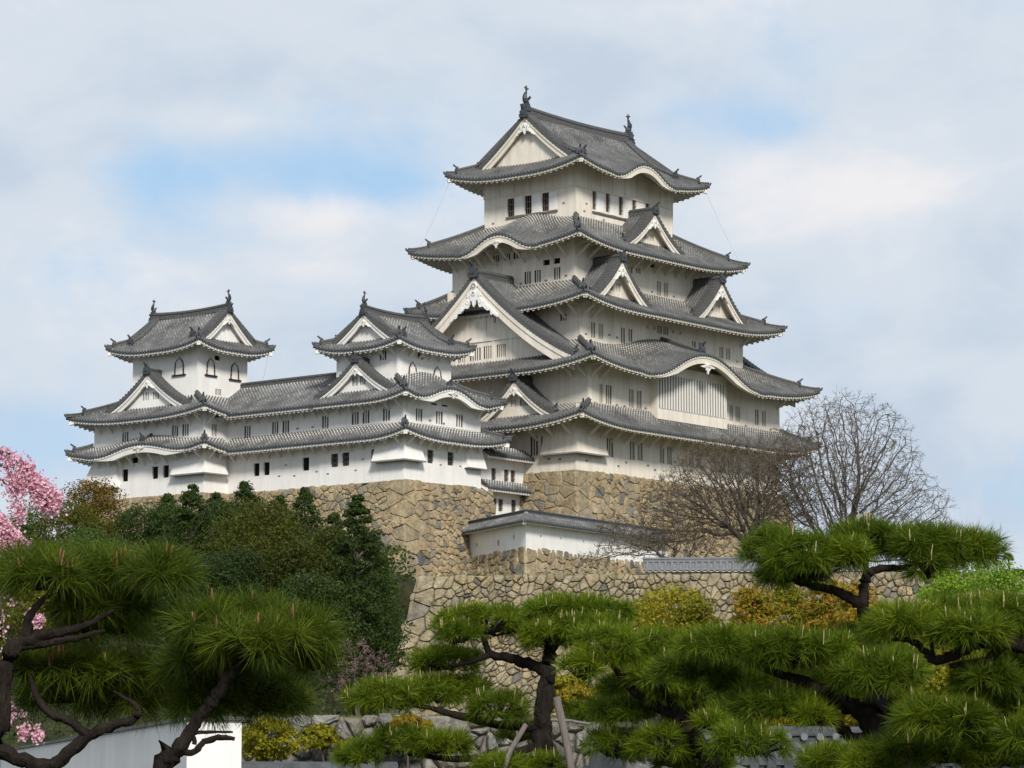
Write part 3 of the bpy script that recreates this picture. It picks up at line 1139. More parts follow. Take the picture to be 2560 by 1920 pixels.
def stone_drop(parent, rect, la, lb, z0, z1, out, zoff, mat, corner=True):
    """Flared stone-drop bay wrapped round the near corner: la metres along R, lb along L."""
    a0, b0 = rect
    mb = MB()
    T = [Vector((a0 - .03, b0 + lb, z1)), Vector((a0 - .03, b0 - .03, z1)), Vector((a0 + la, b0 - .03, z1))]
    B = [Vector((a0 - out, b0 + lb + .15, z0)), Vector((a0 - out, b0 - out, z0)), Vector((a0 + la + .15, b0 - out, z0))]
    W = [Vector((a0 + .02, b0 + lb + .15, z0)), Vector((a0 + .02, b0 + .02, z0)), Vector((a0 + la + .15, b0 + .02, z0))]
    n = 4
    for k in range(2):
        rows = []
        for i in range(n + 1):
            t = i / n
            f = t ** 1.15
            rows.append([T[k].lerp(B[k], t) * 1.0, T[k + 1].lerp(B[k + 1], t)])
        mb.grid(rows, 0)
    mb.face([T[0], B[0], W[0]], 0)
    mb.face([T[2], W[2], B[2]], 0)
    for k in range(2):
        mb.face([B[k], W[k], W[k + 1], B[k + 1]], 1)
    for k in range(2):
        mb.beam(B[k] + Vector((0, 0, .03)) - Vector((.03, .03, 0)), B[k + 1] + Vector((0, 0, .03)) - Vector((.03, .03, 0)), .16, .13, 1)
    return mb.build('stone_drop_bay', [mat, LEDGE], parent, zoff)

# ------------------------------------------------------------------ ground
TH = R(51)
E1 = Vector((math.cos(TH), math.sin(TH), 0))
E2 = Vector((-math.sin(TH), math.cos(TH), 0))
KC = Vector((6.6, 280.0, 0))
SW = 0.952                                  # scale of the western range, measured at a farther distance than it stands
OW = Vector((-9.1 * SW, 264.1 * SW, 0))


def smooth(a, b, x):
    t = np.clip((x - a) / (b - a), 0, 1)
    return t * t * (3 - 2 * t)


def ground_height(x, y):
    h = np.full(np.shape(x), GROUND, dtype=float)
    # wooded slope left of the big wall, rising to the foot of the castle wall
    k = smooth(219.5, 222.0, y)
    left = (smooth(-6.0, -7.4, x) * k + smooth(-8.2, -12.0, x) * (1 - k)) * smooth(-75, -55, x)
    h = np.maximum(h, GROUND + left * (smooth(150, 236, y) * 18.5))
    # terrace behind the big wall
    ter = smooth(-7.4, -5.6, x) * smooth(110, 90, x) * smooth(220.5, 222.5, y)
    h = np.maximum(h, GROUND + ter * (17.2 + 1.3 * smooth(222, 246, y)))
    # castle hill
    d = np.sqrt(((x - 2) / 46.0) ** 2 + ((y - 282) / 34.0) ** 2)
    h = np.maximum(h, GROUND + 20.0 * smooth(1.15, 0.9, d) * smooth(240, 262, y))
    return h


def build_ground():
    xs = np.unique(np.concatenate([np.linspace(-90, 90, 121), np.array([-4000, -1500, -600, -250, -140, 140, 250, 600, 1500, 4000])]))
    ys = np.unique(np.concatenate([np.linspace(130, 340, 141), np.array([-600, -100, -20, 0, 20, 40, 60, 80, 100, 115, 400, 600, 1200, 3000, 8000])]))
    X, Y = np.meshgrid(xs, ys, indexing='ij')
    Z = ground_height(X, Y)
    mb = MB()
    mb.grid([[(X[i, j], Y[i, j], Z[i, j]) for j in range(len(ys))] for i in range(len(xs))])
    o = mb.build('ground', EARTH, smooth=True)
    struct(o)


build_ground()

# ------------------------------------------------------------------ stone walls


def clip_poly(poly, nx, ny, d):
    out = []
    n = len(poly)
    for i in range(n):
        a, b = poly[i], poly[(i + 1) % n]
        da, db = a[0] * nx + a[1] * ny - d, b[0] * nx + b[1] * ny - d
        if da <= 0:
            out.append(a)
        if (da < 0 < db) or (db < 0 < da):
            t = da / (da - db)
            out.append((a[0] + (b[0] - a[0]) * t, a[1] + (b[1] - a[1]) * t))
    return out


def stone_cells(L, H, size, rg, quoin=(False, False), qh=.8, qw=1.7, aspect=1.35, fill=.45):
    seeds = []
    lo, hi = 0.0, L
    for e, q in enumerate(quoin):
        if q:
            k, h = 0, qh * .5
            while h < H:
                w = qw * (1.0 if k % 2 else .62) * rg.uniform(.9, 1.1)
                ww = w / 2
                seeds.append((ww if e == 0 else L - ww, h))
                k += 1
                h += qh * rg.uniform(.9, 1.15)
    if quoin[0]:
        lo = qw * 1.05
    if quoin[1]:
        hi = L - qw * 1.05
    sy = size / math.sqrt(aspect)
    sx = size * math.sqrt(aspect)
    ny = max(1, int(round(H / sy)))
    for j in range(ny):
        nx = max(1, int(round((hi - lo) / sx)))
        for i in range(nx):
            if rg.random() < .16:
                continue
            u = lo + (i + .5 + .5 * (j % 2) - .25 + rg.uniform(-.44, .44)) * (hi - lo) / nx
            h = (j + .5 + rg.uniform(-.42, .42)) * H / ny
            seeds.append((min(max(u, lo), hi), h))
            if rg.random() < fill:           # filler stone in a joint
                seeds.append((u + rg.uniform(.42, .75) * sx, h + rg.uniform(-.55, .55) * sy))
    cells = []
    S = np.array(seeds)
    for i, (x, y) in enumerate(seeds):
        d2 = (S[:, 0] - x) ** 2 + (S[:, 1] - y) ** 2
        near = np.argsort(d2)[1:22]
        poly = [(0, 0), (L, 0), (L, H), (0, H)]
        for k in near:
            x2, y2 = seeds[k]
            nx, ny_ = x2 - x, y2 - y
            if nx * nx + ny_ * ny_ < 1e-6:
                continue
            poly = clip_poly(poly, nx, ny_, (x2 * x2 + y2 * y2 - x * x - y * y) / 2)
            if len(poly) < 3:
                break
        if len(poly) >= 3:
            cells.append(poly)
    return cells


def batter(h, H, k=.20, c=.018):
    return k * h + c * h * h


def stone_face(parent, name, A, B, n, sA, sB, H, size, rg, mat, quoin, off, k=.2, c=.018, bulge=.10, top_jit=.05, aspect=1.35, qh=.8, qw=1.7):
    """A,B: ends of the top edge. sA,sB: how each end slides outwards as the wall descends."""
    A, B, n, sA, sB = map(Vector, (A, B, n, sA, sB))
    L = (B - A).length

    def P(u, h, d=0.0):
        o = batter(h, H, k, c)
        a, b = A + sA * o, B + sB * o
        p = a.lerp(b, u / L)
        return Vector((p.x + n.x * d, p.y + n.y * d, p.z - h))
    back = MB()
    nn = 12
    back.grid([[P(L * i / 4, H * j / nn, -.10) for j in range(nn + 1)] for i in range(5)])
    g = back.build('wall_joints', GAP, parent, off)
    mb = MB()
    for poly in stone_cells(L, H, size, rg, quoin, qh, qw, aspect):
        cx = sum(p[0] for p in poly) / len(poly)
        cy = sum(p[1] for p in poly) / len(poly)
        rad = sum(math.hypot(p[0] - cx, p[1] - cy) for p in poly) / len(poly)
        if rad < .06:
            continue
        # drop slivers, round the outline a little
        q = []
        m = len(poly)
        for i in range(m):
            a, b = poly[i], poly[(i + 1) % m]
            if math.hypot(a[0] - b[0], a[1] - b[1]) < .03:
                q.append(((a[0] + b[0]) / 2, (a[1] + b[1]) / 2))
                continue
            ln = math.hypot(a[0] - b[0], a[1] - b[1])
            cut = min(.2, rg.uniform(.03, .10) / ln)
            ts = (cut, 1 - cut) if ln < .35 else (cut, .36, .64, 1 - cut)
            for t in ts:
                jx = jy = 0.0
                if .2 < t < .8:
                    e = rg.uniform(-.035, .02) * min(1, ln)
                    jx, jy = -(b[1] - a[1]) / ln * e, (b[0] - a[0]) / ln * e
                    if (jx * ((a[0] + b[0]) / 2 - cx) + jy * ((a[1] + b[1]) / 2 - cy)) * e > 0:
                        pass
                q.append((a[0] + (b[0] - a[0]) * t + jx, a[1] + (b[1] - a[1]) * t + jy))
        gap = rg.uniform(.008, .034)
        f1 = max(.5, 1 - gap / rad)
        f2 = f1 - min(.30, .085 / rad)
        b = bulge * rg.uniform(.3, 1.3)
        tl, tr = rg.uniform(-.10, .10), rg.uniform(-.10, .10)
        tj = rg.uniform(-top_jit, top_jit * 2)

        def pt(p, f, d):
            x, y = cx + (p[0] - cx) * f, cy + (p[1] - cy) * f
            if p[1] < .02:
                y -= tj + .02
            return P(x, y, d + tl * (x - cx) + tr * (y - cy))
        r0 = [pt(p, f1, -.12) for p in q]
        r1 = [pt(p, f1, -.03) for p in q]
        r2 = [pt(p, f2, b * rg.uniform(.55, 1.15)) for p in q]
        base = len(mb.v)
        for r in (r0, r1, r2):
            mb.v.extend([tuple(p) for p in r])
        mb.v.append(tuple(pt((cx, cy), 1, b * 1.12)))
        nq = len(q)
        for i in range(nq):
            j = (i + 1) % nq
            for a in (0, 1):
                mb.f.append((base + a * nq + i, base + (a + 1) * nq + i, base + (a + 1) * nq + j, base + a * nq + j))
            mb.f.append((base + 2 * nq + i, base + 3 * nq, base + 2 * nq + j))
        k0 = 3 * nq
        mb.mi.extend([0] * k0)
        mb.uv.extend([(0, 0)] * (nq * 11))
        mb.mo.extend([0.0] * (nq * 11))
    return mb.build(name, mat, parent, off)


rg = random.Random(11)

# stone base under the western range: corner at the west small keep
Zb = 27.15 * SW
wb = thing('stone_wall', 'tall tan stone wall with a sharp corner, carrying the white small keep and its corridor', 'stone wall', OW + Vector((0, 0, Zb - 9)))
off = OW + Vector((0, 0, Zb - 9))
c0 = OW + Vector((0, 0, Zb)) - (E1 + E2) * .06
stone_face(wb, 'stones', c0 + E2 * 20.2, c0, -E1, -E1, -E1 - E2, 9.5, .62, rg, STONE_TAN, (False, True), off, .17, .012, qh=.95, qw=1.9)
stone_face(wb, 'stones', c0, c0 + E1 * 11.2, -E2, -E1 - E2, -E2, 9.5, .62, rg, STONE_TAN, (True, False), off, .17, .012, qh=.95, qw=1.9)
c1 = OW + Vector((0, 0, Zb)) + E1 * (-2.8 * SW) + E2 * (20.7 * SW) - (E1 + E2) * .06
wi = thing('stone_wall', 'stone wall showing above the trees under the left corner keep', 'stone wall', c1 - Vector((0, 0, 8)))
off = c1 - Vector((0, 0, 8))
stone_face(wi, 'stones', c1 + E2 * 14.2, c1, -E1, -E1, -E1 - E2, 8, .62, rg, STONE_TAN, (True, True), off, .17, .012, qh=.9, qw=1.9)
stone_face(wi, 'stones', c1, c1 + E1 * 3.0, -E2, -E1 - E2, -E2, 8, .62, rg, STONE_TAN, (True, False), off, .17, .012, qh=.9, qw=1.4)
# stone base of the main keep
k0 = KC + E1 * -15.26 + E2 * -10.76 + Vector((0, 0, 27.72))
wk = thing('stone_wall', 'golden tan stone base of the main keep, partly behind the bare trees', 'stone wall', k0 - Vector((0, 0, 11)))
off = k0 - Vector((0, 0, 11))
stone_face(wk, 'stones', k0 + E2 * 15, k0, -E1, -E1, -E1 - E2, 11, .74, rg, STONE_TAN, (False, True), off, .16, .012, qh=1.1, qw=2.2)
stone_face(wk, 'stones', k0, k0 + E1 * 31, -E2, -E1 - E2, E1 - E2, 11, .74, rg, STONE_TAN, (True, True), off, .16, .012, qh=1.1, qw=2.2)

# upper terrace wall under the parapet
PC = Vector((1.09, 246.0, 20.0))
DL = Vector((-6.3, 14, 0)).normalized()
DR = Vector((11.0, 17, 0)).normalized()
nL = Vector((-DL.y, DL.x, 0))
nL = nL if nL.y < 0 else -nL
nR = Vector((-DR.y, DR.x, 0))
nR = nR if nR.y < 0 else -nR
bis = nL + (nR - nL * nL.dot(nR)) * ((1 - nL.dot(nR)) / (1 - nL.dot(nR) ** 2))
wu = thing('stone_wall', 'low tan stone wall carrying the white parapet, cornered towards the viewer', 'stone wall', PC - Vector((0, 0, 4)))
off = PC - Vector((0, 0, 4))
stone_face(wu, 'stones', PC + DL * 14.5, PC, nL, nL, bis, 3.8, .6, rg, STONE_TAN, (False, True), off, .16, .01, qh=1.2, qw=1.9)
stone_face(wu, 'stones', PC, PC + DR * 38, nR, bis, nR, 3.8, .6, rg, STONE_TAN, (True, False), off, .16, .01, qh=1.2, qw=1.9)

# big front wall
BZ = 15.83
bA, bB = Vector((-6.5, 220, BZ)), Vector((60, 213.5, BZ))
bd = (bB - bA).normalized()
bn = Vector((bd.y, -bd.x, 0))
wbig = thing('stone_wall', 'long front retaining wall of rough grey-tan stones with a sloping left edge', 'stone wall', bA - Vector((0, 0, 17.4)))
off = bA - Vector((0, 0, 17.4))
stone_face(wbig, 'stones', bA, bB, bn, bn - bd, bn, 16.5, .56, rg, STONE_GREY, (True, False), off, .20, .014, bulge=.17, qh=.95, qw=1.7, aspect=1.2)
bl = Vector((-bn.x, -bn.y, 0))
stone_face(wbig, 'stones', bA + bl * 26, bA, -bd, -bd, bn - bd, 16.5, .7, rg, STONE_GREY, (False, True), off, .20, .014, bulge=.17, qh=.95, qw=1.7, aspect=1.2)
mb = MB()
for i in range(420):            # grassy lip on top of the wall
    u = rg.uniform(0, 15)
    p = bA + bd * u + bl * rg.uniform(.4, 4.0)
    h = rg.uniform(.1, .28)
    mb.face([p + Vector((-.12, 0, -.15)), p + Vector((.12, 0, -.15)), p + Vector((rg.uniform(-.2, .2), 0, h))])
gr = mb.build('grass', GRASSM)
gr['kind'] = 'stuff'
mb = MB()
mb.grid([[bA + bd * (i * 5.6) + bl * (.25 + j * 1.6) + Vector((0, 0, -.02 + .09 * j)) for j in range(19)] for i in range(13)])
struct(mb.build('terrace', GRASSM))
# little lamp-like post by the corner
mb = MB()
q = bA + bd * .45 + bl * .8
mb.tube([q, q + Vector((0, 0, .42))], .10, 8)
mb.tube([q + Vector((0, 0, .42)), q + Vector((0, 0, .5)), q + Vector((0, 0, .62))], [.2, .17, .05], 8)
po = mb.build('marker_post', WOOD, None, q)
po.location = q
tag(po, 'short brown capped post at the top left corner of the front wall', 'post')


# ------------------------------------------------------------------ roofed plaster walls
class Line:
    def __init__(s, a, b, w=None):
        a, b = Vector(a), Vector(b)
        s.L = (b - a).length
        d = (b - a).normalized()
        s.o, s.u = (a.x, a.y), (d.x, d.y)
        s.w = (-d.y, d.x) if w is None else w
        s.za, s.zb = a.z, b.z

    def p(s, u, w, z):
        return Vector((s.o[0] + s.u[0] * u + s.w[0] * w, s.o[1] + s.u[1] * u + s.w[1] * w, z))


def roofed_wall(name, label, cat, pts, z0, zw, zr, th, ov, wallm, tilem, trim, raf=.55, holes=(), edge=TILE_EDGE, per=.34, rs=1.0, dots=False):
    """Plaster wall along pts (right-hand end last), from z0 to zw, with a small tiled roof up to zr."""
    root = thing(name, label, cat, (pts[0][0], pts[0][1], z0))
    off = Vector((pts[0][0], pts[0][1], z0))
    segs = []
    for i in range(len(pts) - 1):
        segs.append(Line((*pts[i], 0), (*pts[i + 1], 0)))
    def half_tan(i):          # tangent of half the angle at an inner joint
        if i <= 0 or i >= len(pts) - 1:
            return None
        p, q, r = (Vector((*pts[k], 0)) for k in (i - 1, i, i + 1))
        return math.tan((p - q).angle(r - q) / 2)
    for si, S in enumerate(segs):
        hs, he = half_tan(si), half_tan(si + 1)
        us, ue = (th / hs if hs else 0), S.L - (th / he if he else 0)
        ops = [(u - w / 2, u + w / 2, z - h / 2, z + h / 2) for (k, u, z, w, h) in holes if k == si]
        mb = MB()
        wall_face(mb, S, 0, S.L, z0, zw, 0, ops, depth=.2)
        for a, b, c, d in ops:
            mb.face([S.p(a, .2, c), S.p(b, .2, c), S.p(b, .2, d), S.p(a, .2, d)], 1)
        mb.face([S.p(ue, th, z0), S.p(us, th, z0), S.p(us, th, zw), S.p(ue, th, zw)])
        if not hs:
            mb.face([S.p(0, th, z0), S.p(0, 0, z0), S.p(0, 0, zw), S.p(0, th, zw)])
        if not he:
            mb.face([S.p(S.L, 0, z0), S.p(S.L, th, z0), S.p(S.L, th, zw), S.p(S.L, 0, zw)])
        mb.build('wall', [wallm, LEDGE], root, off)
        if rs < .5:             # plain slab coping
            mb = MB()
            mb.hexa([S.p(-ov, -ov, zw), S.p(S.L + ov, -ov, zw), S.p(S.L + ov, th + ov, zw), S.p(-ov, th + ov, zw),
                     S.p(-ov, -ov, zw + .05), S.p(S.L + ov, -ov, zw + .05), S.p(S.L + ov, th + ov, zw + .05), S.p(-ov, th + ov, zw + .05)])
            mb.build('coping', tilem, root, off)
            continue
        D = th / 2 + ov
        zf = lambda u, w: zw - .02 + (zr - zw) * (.9 * w / D + .1 * (w / D) ** 2)
        e0, e1 = (ov / hs if hs else 0), (ov / he if he else 0)
        I0, I1 = (D / hs if hs else 0), (D / he if he else 0)
        Sf = Line(S.p(-e0, -ov, 0), S.p(S.L + e1, -ov, 0))

        def wmax(u, Lf=Sf.L):
            w = D
            if I0:
                w = min(w, u * D / I0)
            if I1:
                w = min(w, (Lf - u) * D / I1)
            return max(0, w)
        Sb = Line(S.p(ue, th + ov, 0), S.p(us, th + ov, 0))
        mt = MB()
        tile_sheet(mt, Sf, zf, wmax, D, .3, 5, per=per)
        tile_sheet(mt, Sb, zf, lambda u: D, D, .3, 3, per=per)
        for S2, o0, o1 in ((Sf, hs, he), (Sb, he, hs)):     # gable ends
            for u, fl, closed in ((0, 0, o0), (S2.L, 1, o1)):
                if closed:
                    continue
                q = [S2.p(u, 0, zf(u, 0) - .12), S2.p(u, D, zf(u, 0) - .12), S2.p(u, D, zf(u, D)), S2.p(u, 0, zf(u, 0))]
                if not fl:
                    q.reverse()
                mt.face(q, 1)
        rf = mt.build('tiled_roof', [tilem, edge], root, off)
        me = MB()
        eave_under(me, Sf, lambda u, w: zf(u, w) + .12, wmax, ov + .02, raf, rh=.12, rw=.2)
        me.build('eave', trim, rf, off)
        mr = MB()
        a, b = S.p(th / 2 / hs if hs else -.1, th / 2, zr - .02), S.p(S.L - (th / 2 / he if he else -.1), th / 2, zr - .02)
        ridge_loft(mr, [a, b], .34 * rs, .26 * rs)
        mr.build('ridge', edge, rf, off)
        if dots:                # round tile ends along the ridge side
            md = MB()
            n = int(S.L / .24)
            for k in range(n):
                p = S.p((k + .5) * S.L / n, th / 2 - .17 * rs, zr + .10 * rs)
                q = S.p((k + .5) * S.L / n, th / 2 - .17 * rs - .07, zr + .10 * rs)
                md.tube([p, q], .055, 7)
            md.build('ridge_dots', TILE_NEW, rf, off)
    return root


# white parapet beside the turret, cornered towards the viewer
PQ = PC - (nL + nR) * -.12
roofed_wall('parapet_wall', 'white plaster parapet with small loopholes and grey tiled coping, bent in the middle, below the keep', 'parapet wall',
            [tuple((PQ + DL * 14.0).xy), tuple(PQ.xy), tuple((PQ + DR * 22.0).xy)], 19.6, 22.0, 22.75, .5, .75, PL_WHITE, TILE_W, PL_TRIM, .55,
            [(0, 14.0 - 9.6, 20.85, .38, .34), (0, 14 - 5.3, 20.7, .42, .42), (0, 14 - 2.3, 20.95, .32, .38), (1, 2.2, 20.95, .25, .26), (1, 5.2, 21.0, .22, .24), (1, 8.6, 21.0, .22, .22)])

# pale tiled coping along the big wall
tA, tB = bA + bd * 15.7 + bl * .55, bA + bd * 31 + bl * .55
roofed_wall('tiled_coping_wall', 'low wall end with pale grey tiled coping along the top of the front stone wall', 'coping wall',
            [tuple(tA.xy), tuple(tB.xy)], BZ - .6, BZ + .42, BZ + 1.0, .3, .5, PL_OLD, TILE_NEW, PL_TRIM_OLD, .6, edge=TILE_NEW, per=.42)

# ------------------------------------------------------------------ main keep
ZK = 27.70
keep = thing('main_keep', 'tallest building, a five-roofed castle keep with aged cream plaster and grey tiled roofs', 'castle keep', KC + Vector((0, 0, ZK)), TH)
A = (PL_OLD, PL_TRIM_OLD)
S1, S2, S3, S4, S5 = (-15.2, 14.9, -10.7, 10.4), (-13.5, 14.9, -10.7, 9.2), (-11.4, 12.8, -8.2, 6.6), (-10.0, 9.5, -6.5, 7.2), (-7.5, 6.75, -4.75, 5.6)

storey(keep, S1, ZK, 31.5, ZK, *A, wins={
    'R': [(-11.75, 29.95, .5, 1.6), (-10.55, 29.95, .9, 1.6), (-7.41, 29.95, .7, 1.55), (-6.3, 30, .7, 1.55), (-3.15, 30.0, .65, 1.5), (-2.05, 30.0, .65, 1.5), (1.2, 30, .65, 1.5), (2.3, 30, .65, 1.5), (6, 30, .65, 1.5), (7.1, 30, .65, 1.5), (10.8, 30, .65, 1.5)],
    'L': [(-6.2, 29.99, .8, 1.6), (-7.25, 29.99, .6, 1.55), (-1.5, 29.99, .7, 1.5)]})
storey(keep, S2, 32.9, 36.7, ZK, *A, wins={
    'R': [(-11.75, 34.44, .42, 1.6), (-10.69, 34.44, .78, 1.6), (-7.5, 34.44, .66, 1.6), (-6.4, 34.42, .66, 1.6), (7.3, 34.6, .5, 1.4), (8.3, 34.6, .66, 1.4), (11.3, 34.6, .55, 1.4), (12.4, 34.6, .6, 1.4)]})
storey(keep, S3, 38.6, 42.2, ZK, *A, wins={
    'R': [(-9.56, 40.34, .55, 1.35), (-8.49, 40.34, .62, 1.35), (-5.32, 40.36, .56, 1.38), (-4.25, 40.5, .57, 1.1), (0.03, 41.5, .71, .7), (0.95, 41.5, .71, .7), (-1.76, 41.52, .3, .3), (-0.76, 41.52, .3, .3), (2.03, 41.55, .3, .3), (3.08, 41.55, .3, .3),
          (5.17, 40.7, .57, .7), (6.25, 40.7, .57, .7), (9.4, 40.5, .6, 1.0), (10.45, 40.5, .6, 1.0), (11.9, 39.95, .3, .25)],
    'L': [(-6.38, 41.4, .7, .6)]})
storey(keep, S4, 44.0, 48.2, ZK, *A, wins={
    'L': [(-1.35, 45.53, .7, 1.1), (-2.46, 45.55, .7, 1.1), (-4.61, 45.58, .7, 1.1), (-3.45, 46.66, .72, .5, 'open'), (-4.58, 46.68, .72, .5, 'open'), (-0.15, 47.7, .8, .7), (0.95, 47.7, .7, .7), (2.2, 47.7, .7, .7)],
    'R': [(2.29, 45.63, .6, 1.3), (3.32, 45.65, .6, 1.3), (-0.77, 46.84, .66, .5), (-1.97, 46.76, .66, .6), (-3.6, 47.5, .9, .5, 'open'), (1.2, 47.6, 1.0, .4, 'open')]})
storey(keep, S5, 50.2, 55.4, ZK, *A, wins={
    'L': [(2.57, 52.58, .76, 1.64, 'lattice'), (0.59, 52.6, .76, 1.64, 'lattice'), (-1.35, 52.62, .76, 1.64, 'lattice')],
    'R': [(-4.83, 52.75, .55, 1.64, 'lattice'), (-2.89, 52.8, .55, 1.64, 'lattice'), (-0.96, 52.8, .58, 1.64, 'lattice'), (1.02, 52.8, .58, 1.64, 'lattice'), (3.0, 52.8, .58, 1.64, 'lattice')]})
# top storey: shutters, sills, rails and panel battens
for sd, cs in (('L', [(1.55, .95), (-.4, .95), (-2.25, .85)]), ('R', [(-4.0, .9), (-2.05, .9), (-.05, .9), (1.9, .9)])):
    S = Side(sd, *S5)
    for c, W in cs:
        u = S.uc(c)
        mb = MB()
        mb.prism([S.p(u - W / 2, 0, 51.8), S.p(u + W / 2, 0, 51.8), S.p(u + W / 2, 0, 53.42), S.p(u - W / 2, 0, 53.42)], S.p(0, -.05, 0) - S.p(0, 0, 0))
        mb.build('shutter', PL_WHITE, keep, ZK)
    u0, u1 = sorted((S.uc(3.05 if sd == 'L' else -5.2), S.uc(-2.75 if sd == 'L' else 3.4)))
    mb = MB()
    mb.prism([S.p(u0, 0, 51.60), S.p(u1, 0, 51.60), S.p(u1, 0, 51.74), S.p(u0, 0, 51.74)], S.p(0, -.14, 0) - S.p(0, 0, 0))
    mb.build('window_sill', WOOD, keep, ZK)
    mb = MB()
    mb.prism([S.p(-.06, 0, 53.62), S.p(S.L + .06, 0, 53.62), S.p(S.L + .06, 0, 53.78), S.p(-.06, 0, 53.78)], S.p(0, -.06, 0) - S.p(0, 0, 0))
    nb = 6 if sd == 'L' else 8
    for k in range(nb + 1):
        u = S.L * k / nb
        mb.prism([S.p(u - .07, 0, 53.78), S.p(u + .07, 0, 53.78), S.p(u + .07, 0, 55.5), S.p(u - .07, 0, 55.5)], S.p(0, -.05, 0) - S.p(0, 0, 0))
    mb.prism([S.p(u - .07, 0, 50.3), S.p(u + .07, 0, 50.3), S.p(u + .07, 0, 53.62), S.p(u - .07, 0, 53.62)], S.p(0, -.05, 0) - S.p(0, 0, 0))
    mb.build('wall_batten', PL_TRIM_OLD, keep, ZK)

U = dict(zoff=ZK, trim=PL_TRIM_OLD, tilem=TILE, wallm=PL_OLD)
skirt_roof(keep, (-17.8, 17.5, -13.3, 13.0), S2, 31.45, 33.5, .85, 2.6, walls=S1, wall_lo=31.2, **U)
skirt_roof(keep, (-16.1, 17.45, -13.27, 11.5), S3, 36.45, 39.3, .85, 2.6, walls=S2, wall_lo=36.4, kara={'R': (0.2, 7.6, 2.35)}, **U)
skirt_roof(keep, (-14.06, 15.44, -10.87, 9.05), S4, 42.2, 44.8, .8, 2.6, walls=S3, wall_lo=42.0, **U)
skirt_roof(keep, (-12.7, 12.1, -9.15, 9.9), S5, 47.75, 50.95, .85, 2.65, walls=S4, wall_lo=47.9, kara={'L': (0.0, 3.9, 1.45)}, kfall=.55, **U)
irimoya(keep, (-9.8, 9.05, -7.14, 8.1), 'a', 54.95, 60.6, .85, 2.35, 2.5, 1.65, ZK, PL_TRIM_OLD, TILE, PL_OLD, S5, kara={'R': (-.2, 4.0, 1.45)}, wall_lo=55.2, pend=1.0, fish_s=.85, bh=.5, rh=.7)

# gables on the keep
SR3 = Side('L', -16.1, 17.45, -13.27, 11.5)
U2 = dict(zoff=ZK, wallm=PL_OLD, trim=PL_OLD, tilem=TILE)


def curve(zf, zr, hw, lin=.58, floor=None):
    def f(x):
        t = 1 - x / hw
        if t >= 0:
            return zf + (zr - zf) * (lin * t + (1 - lin) * t * t)
        return zf + (zr - zf) * lin * t * .6
    return f


gable(keep, SR3, SR3.uc(.4), 10.9, 45.25, curve(37.45, 45.25, 10.9, .60), .85, 6.3, 2.45, 37.6, bh=.85, big=True, pend=1.55, planks=True, rh=.6,
      wins=[(-2.6, 38.62, 1.0, 1.1), (-1.15, 38.66, 1.25, 1.1), (.35, 38.7, 1.15, 1.1), (1.75, 38.72, 1.0, 1.1), (.75, 41.5, .8, .6)], bars=4, ext=1.0, **U2)
# the same great gable on the far side
SR3e = Side('E', -16.1, 17.45, -13.27, 11.5)
gable(keep, SR3e, SR3e.uc(-.9), 10.5, 45.0, curve(37.45, 45.0, 10.5, .60), .85, 5.0, 2.45, 37.6, bh=.95, pend=1.2, ext=1.0, **U2)
SR2 = Side('R', -14.06, 15.44, -10.87, 9.05)
for c in (-7.2, 7.65):
    gable(keep, SR2, SR2.uc(c), 4.05, 46.65, curve(42.95, 46.65, 4.05), 1.25, 4.5, 2.15, 42.8, wins=[(-.55, 44.33, .56, .72), (.55, 44.33, .56, .72)], bh=.44, pend=.85, **U2)
SR1 = Side('R', -12.7, 12.1, -9.15, 9.9)
gable(keep, SR1, SR1.uc(.25), 4.2, 52.1, curve(48.85, 52.1, 4.2), 1.5, 4.45, 2.3, 48.5, wins=[(-.55, 49.95, .56, .55), (.55, 49.95, .56, .55)], bh=.43, pend=.8, **U2)
SR4 = Side('L', -17.8, 17.5, -13.3, 13.0)
gable(keep, SR4, SR4.uc(-4.5), 4.2, 35.75, curve(32.6, 35.75, 4.2), 1.95, 4.35, 2.6, 32.3, wins=[(-.55, 33.8, .55, .62), (.6, 33.8, .85, .62)], bh=.43, pend=.72, bars=3, **U2)

# lattice bay under the undulating gable
S = Side('R', *S2)
u0, u1 = S.uc(-4.9), S.uc(5.4)
mb = MB()
mb.hexa([S.p(u0, -.85, 32.9), S.p(u1, -.85, 32.9), S.p(u1, .05, 32.9), S.p(u0, .05, 32.9), S.p(u0, -.85, 37.6), S.p(u1, -.85, 37.6), S.p(u1, .05, 37.6), S.p(u0, .05, 37.6)], 0)
bay = mb.build('lattice_bay', PL_OLD, keep, ZK)
mb = MB()
nb = 25
for k in range(nb):
    u = u0 + .22 + (u1 - u0 - .44) * (k + .5) / nb
    zt = 36.75 + .18 * math.sin((k + .5) / nb * math.pi)
    mb.hexa([S.p(u - .075, -.93, 33.85), S.p(u + .075, -.93, 33.85), S.p(u + .075, -.86, 33.85), S.p(u - .075, -.86, 33.85), S.p(u - .075, -.93, zt), S.p(u + .075, -.93, zt), S.p(u + .075, -.86, zt), S.p(u - .075, -.86, zt)], 0)
mb.build('lattice_bars', PL_TRIM, bay, ZK)
mb = MB()
mb.face([S.p(u0 + .2, -.855, 33.85), S.p(u1 - .2, -.855, 33.85), S.p(u1 - .2, -.855, 36.8), S.p(u0 + .2, -.855, 36.8)])
mb.build('lattice_shade_sheet', LATTICE_SHADE, bay, ZK)  # flat sheet whose colour stands in for shade between the bars
